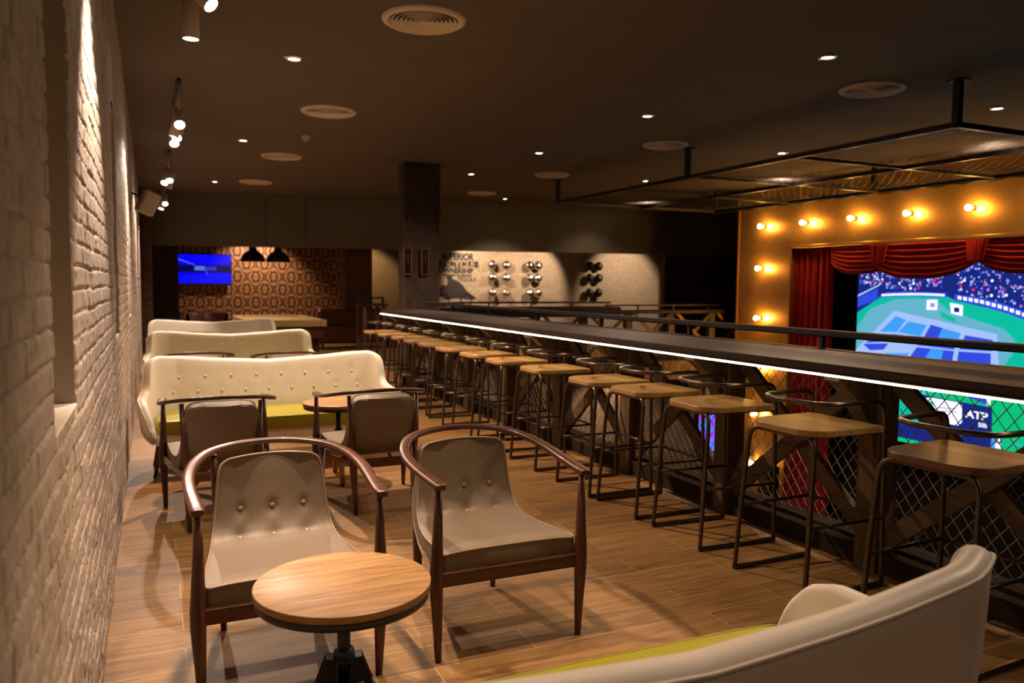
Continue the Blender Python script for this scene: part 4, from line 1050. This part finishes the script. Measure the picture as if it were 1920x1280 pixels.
# dark lounge furniture at the far left of the room
t = thing('tub_chair', 'rounded brown leather tub chair before the wallpapered wall', 'chair', (1.05, 17.6, 0))
P = []
for i in range(25):
    a = PI*1.15*i/24 - PI*.075; row = []
    for (r_, z) in ((.30, .30), (.33, .5), (.37, .74), (.39, .77), (.42, .74), (.40, .5), (.36, .28)): row.append(Vector((r_*math.cos(a), r_*math.sin(a), z)))
    P.append(row)
MB().grid(P).build('shell', 'brown_leather', t); MB().lathe([(.30, .28), (.33, .32), (.32, .43), (.001, .45)], 28).build('seat', 'brown_leather', t)
for a in (.8, 2.3, 3.9, 5.5): MB().rod((.24*math.cos(a), .24*math.sin(a), .29), (.28*math.cos(a), .28*math.sin(a), 0), .018).build('leg', 'walnut', t)
t = thing('dark_lounge_sofa', 'dark red-brown leather sofa in shadow left of the far stools', 'sofa', (4.1, 17.2, 0))
MB().box(-.8, .8, -.35, .4, .12, .45, None, .05).build('seat', 'brown_leather', t); MB().box(-.8, .8, .2, .45, .4, .85, None, .06).build('backrest', 'brown_leather', t)
for s in (-1, 1):
    MB().box(s*.85-.1, s*.85+.1, -.35, .45, .12, .62, None, .05).build('armrest', 'brown_leather', t)
    for y in (-.28, .36): MB().box(s*.8-.03, s*.8+.03, y-.03, y+.03, 0, .13).build('leg', 'walnut', t)
t = thing('high_table', 'tall dark table with a top rail beside the far end of the counter', 'table', (3.72, 14.3, 0))
MB().box(-.28, .20, -.3, .3, 1.0, 1.04, None, .005).build('tabletop', 'counter_wood', t); MB().box(-.28, .20, -.02, .02, 1.13, 1.16).box(.16, .2, -.02, .02, 1.03, 1.14).box(-.28, -.24, -.02, .02, 1.03, 1.14).build('top_rail', 'rail_black', t)
for sx in (-.22, .14):
    for sy in (-.24, .24): MB().box(sx-.03, sx+.03, sy-.03, sy+.03, 0, 1.0).build('leg', 'post_wood', t)

# mural and metal bowls on the brick wall
mu = thing('bicycle_mural', 'painted black lettering and a cyclist figure on the cream brick wall', 'mural', (0, 19.995, 0))
RM = (PI/2, 0, 0)
text('mural_lettering', 'SUPERIOR', .24, (7.52, -.002, 2.14), RM, 'mural_ink', mu, .001, .012, .85)
mb = MB(); mb.box(6.95, 8.12, -.0025, -.0005, 1.86, 2.04); mb.build('mural_band', 'mural_ink', mu)
text('mural_lettering', 'BICYCLE', .27, (7.53, -.004, 1.945), RM, 'cream_brick', mu, .001, .010, .95)
text('mural_lettering', 'OWNERSHIP', .18, (7.48, -.002, 1.77), RM, 'mural_ink', mu, .001, .009, .95)
text('mural_lettering', 'THE BEST IN MANILA', .085, (7.52, -.002, 1.645), RM, 'mural_ink', mu, .001, .003)
text('mural_lettering', 'TEQUILA', .15, (7.80, -.002, 1.54), RM, 'mural_ink', mu, .001, .002, .9)
ride = [(7.02, 1.10), (7.0, 1.30), (7.08, 1.40), (7.18, 1.36), (7.24, 1.42), (7.24, 1.52), (7.20, 1.58), (7.24, 1.66), (7.32, 1.665), (7.36, 1.60), (7.38, 1.55), (7.52, 1.50), (7.64, 1.42), (7.72, 1.32), (7.80, 1.22), (7.95, 1.12), (8.10, 1.02), (7.9, 1.0), (7.5, 1.04), (7.2, 1.0)]
MB().poly(ride, .003, Matrix(((1, 0, 0, 0), (0, 0, 1, -.004), (0, 1, 0, 0), (0, 0, 0, 1)))).build('rider_silhouette', 'mural_ink', mu)
mb = MB()
for cx in (7.12, 7.78): mb.tube([(cx+.16*math.cos(a), -.016, 1.0+.16*math.sin(a)) for a in [2*PI*k/28 for k in range(28)]], .014, 5, closed=True)
mb.build('wheel_outline', 'mural_ink', mu)
def bowl(x, z, mat, label):
    t = thing('wall_bowl', label, 'bowl', (x, 20.0, z), group='metal domes mounted on the brick wall')
    T = Matrix.Rotation(PI/2, 4, 'X')
    MB().rod((0, 0, 0), (0, -.16, 0), .015).build('stem', mat, t)
    prof = [(.125, .12), (.13, .13)] + [(.125*math.cos(a), .13+.11*math.sin(a)) for a in [PI/2*k/8 for k in range(1, 9)]]
    MB().lathe(prof, 28, T).build('dome', mat, t)
cols_ = [8.48, 8.90, 9.62, 9.88]; rows_ = [1.95, 1.60, 1.18]
rn = ['top', 'middle', 'bottom']; cn = ['first', 'second', 'third', 'fourth']
for j, z in enumerate(rows_):
    for i, x in enumerate(cols_): bowl(x, z, 'chrome', 'shiny metal dome, %s row, %s from the mural' % (rn[j], cn[i]))
    for i, x in enumerate((11.55, 11.85)): bowl(x, z+.02, 'black_plastic', '%s black dome of the dark pair in the %s row' % (['left', 'right'][i], rn[j]))
t = thing('wall_bicycle_wheel', 'round dark object low on the ochre brick wall', 'wall ornament', (5.9, 20.95, .85)) if False else None

# lamps added to brighten the lower storey, no fixture known there
def lower_fill_spot(x, y, z, aim, watts, label, size=90, col=WARM):
    t = thing('lower_fill_lamp', label, 'light fixture', (x, y, z), group='added lower storey fill lamps')
    MB().lathe([(.05, -.04), (.05, .04), (.02, .06)], 20, Matrix.Translation((0, 0, -.05))).build('fill_housing', 'black_plastic', t)
    spot('lamp_beam', t, (x, y, z-.12), aim, watts, size, .6, .05, col)
lower_fill_spot(8.8, 13.6, -.36, (9.0, 14.5, -2.2), 26, 'added fill lamp under the far balcony lighting the lower stone wall', 120)
lower_fill_spot(12.2, 13.5, -.36, (12.2, 14.5, -2.2), 14, 'added fill lamp under the far balcony right of the lower television', 120)
lower_fill_spot(5.6, 13.5, -.36, (5.6, 14.5, -2.2), 16, 'added fill lamp under the far balcony left of the stone wall', 120)
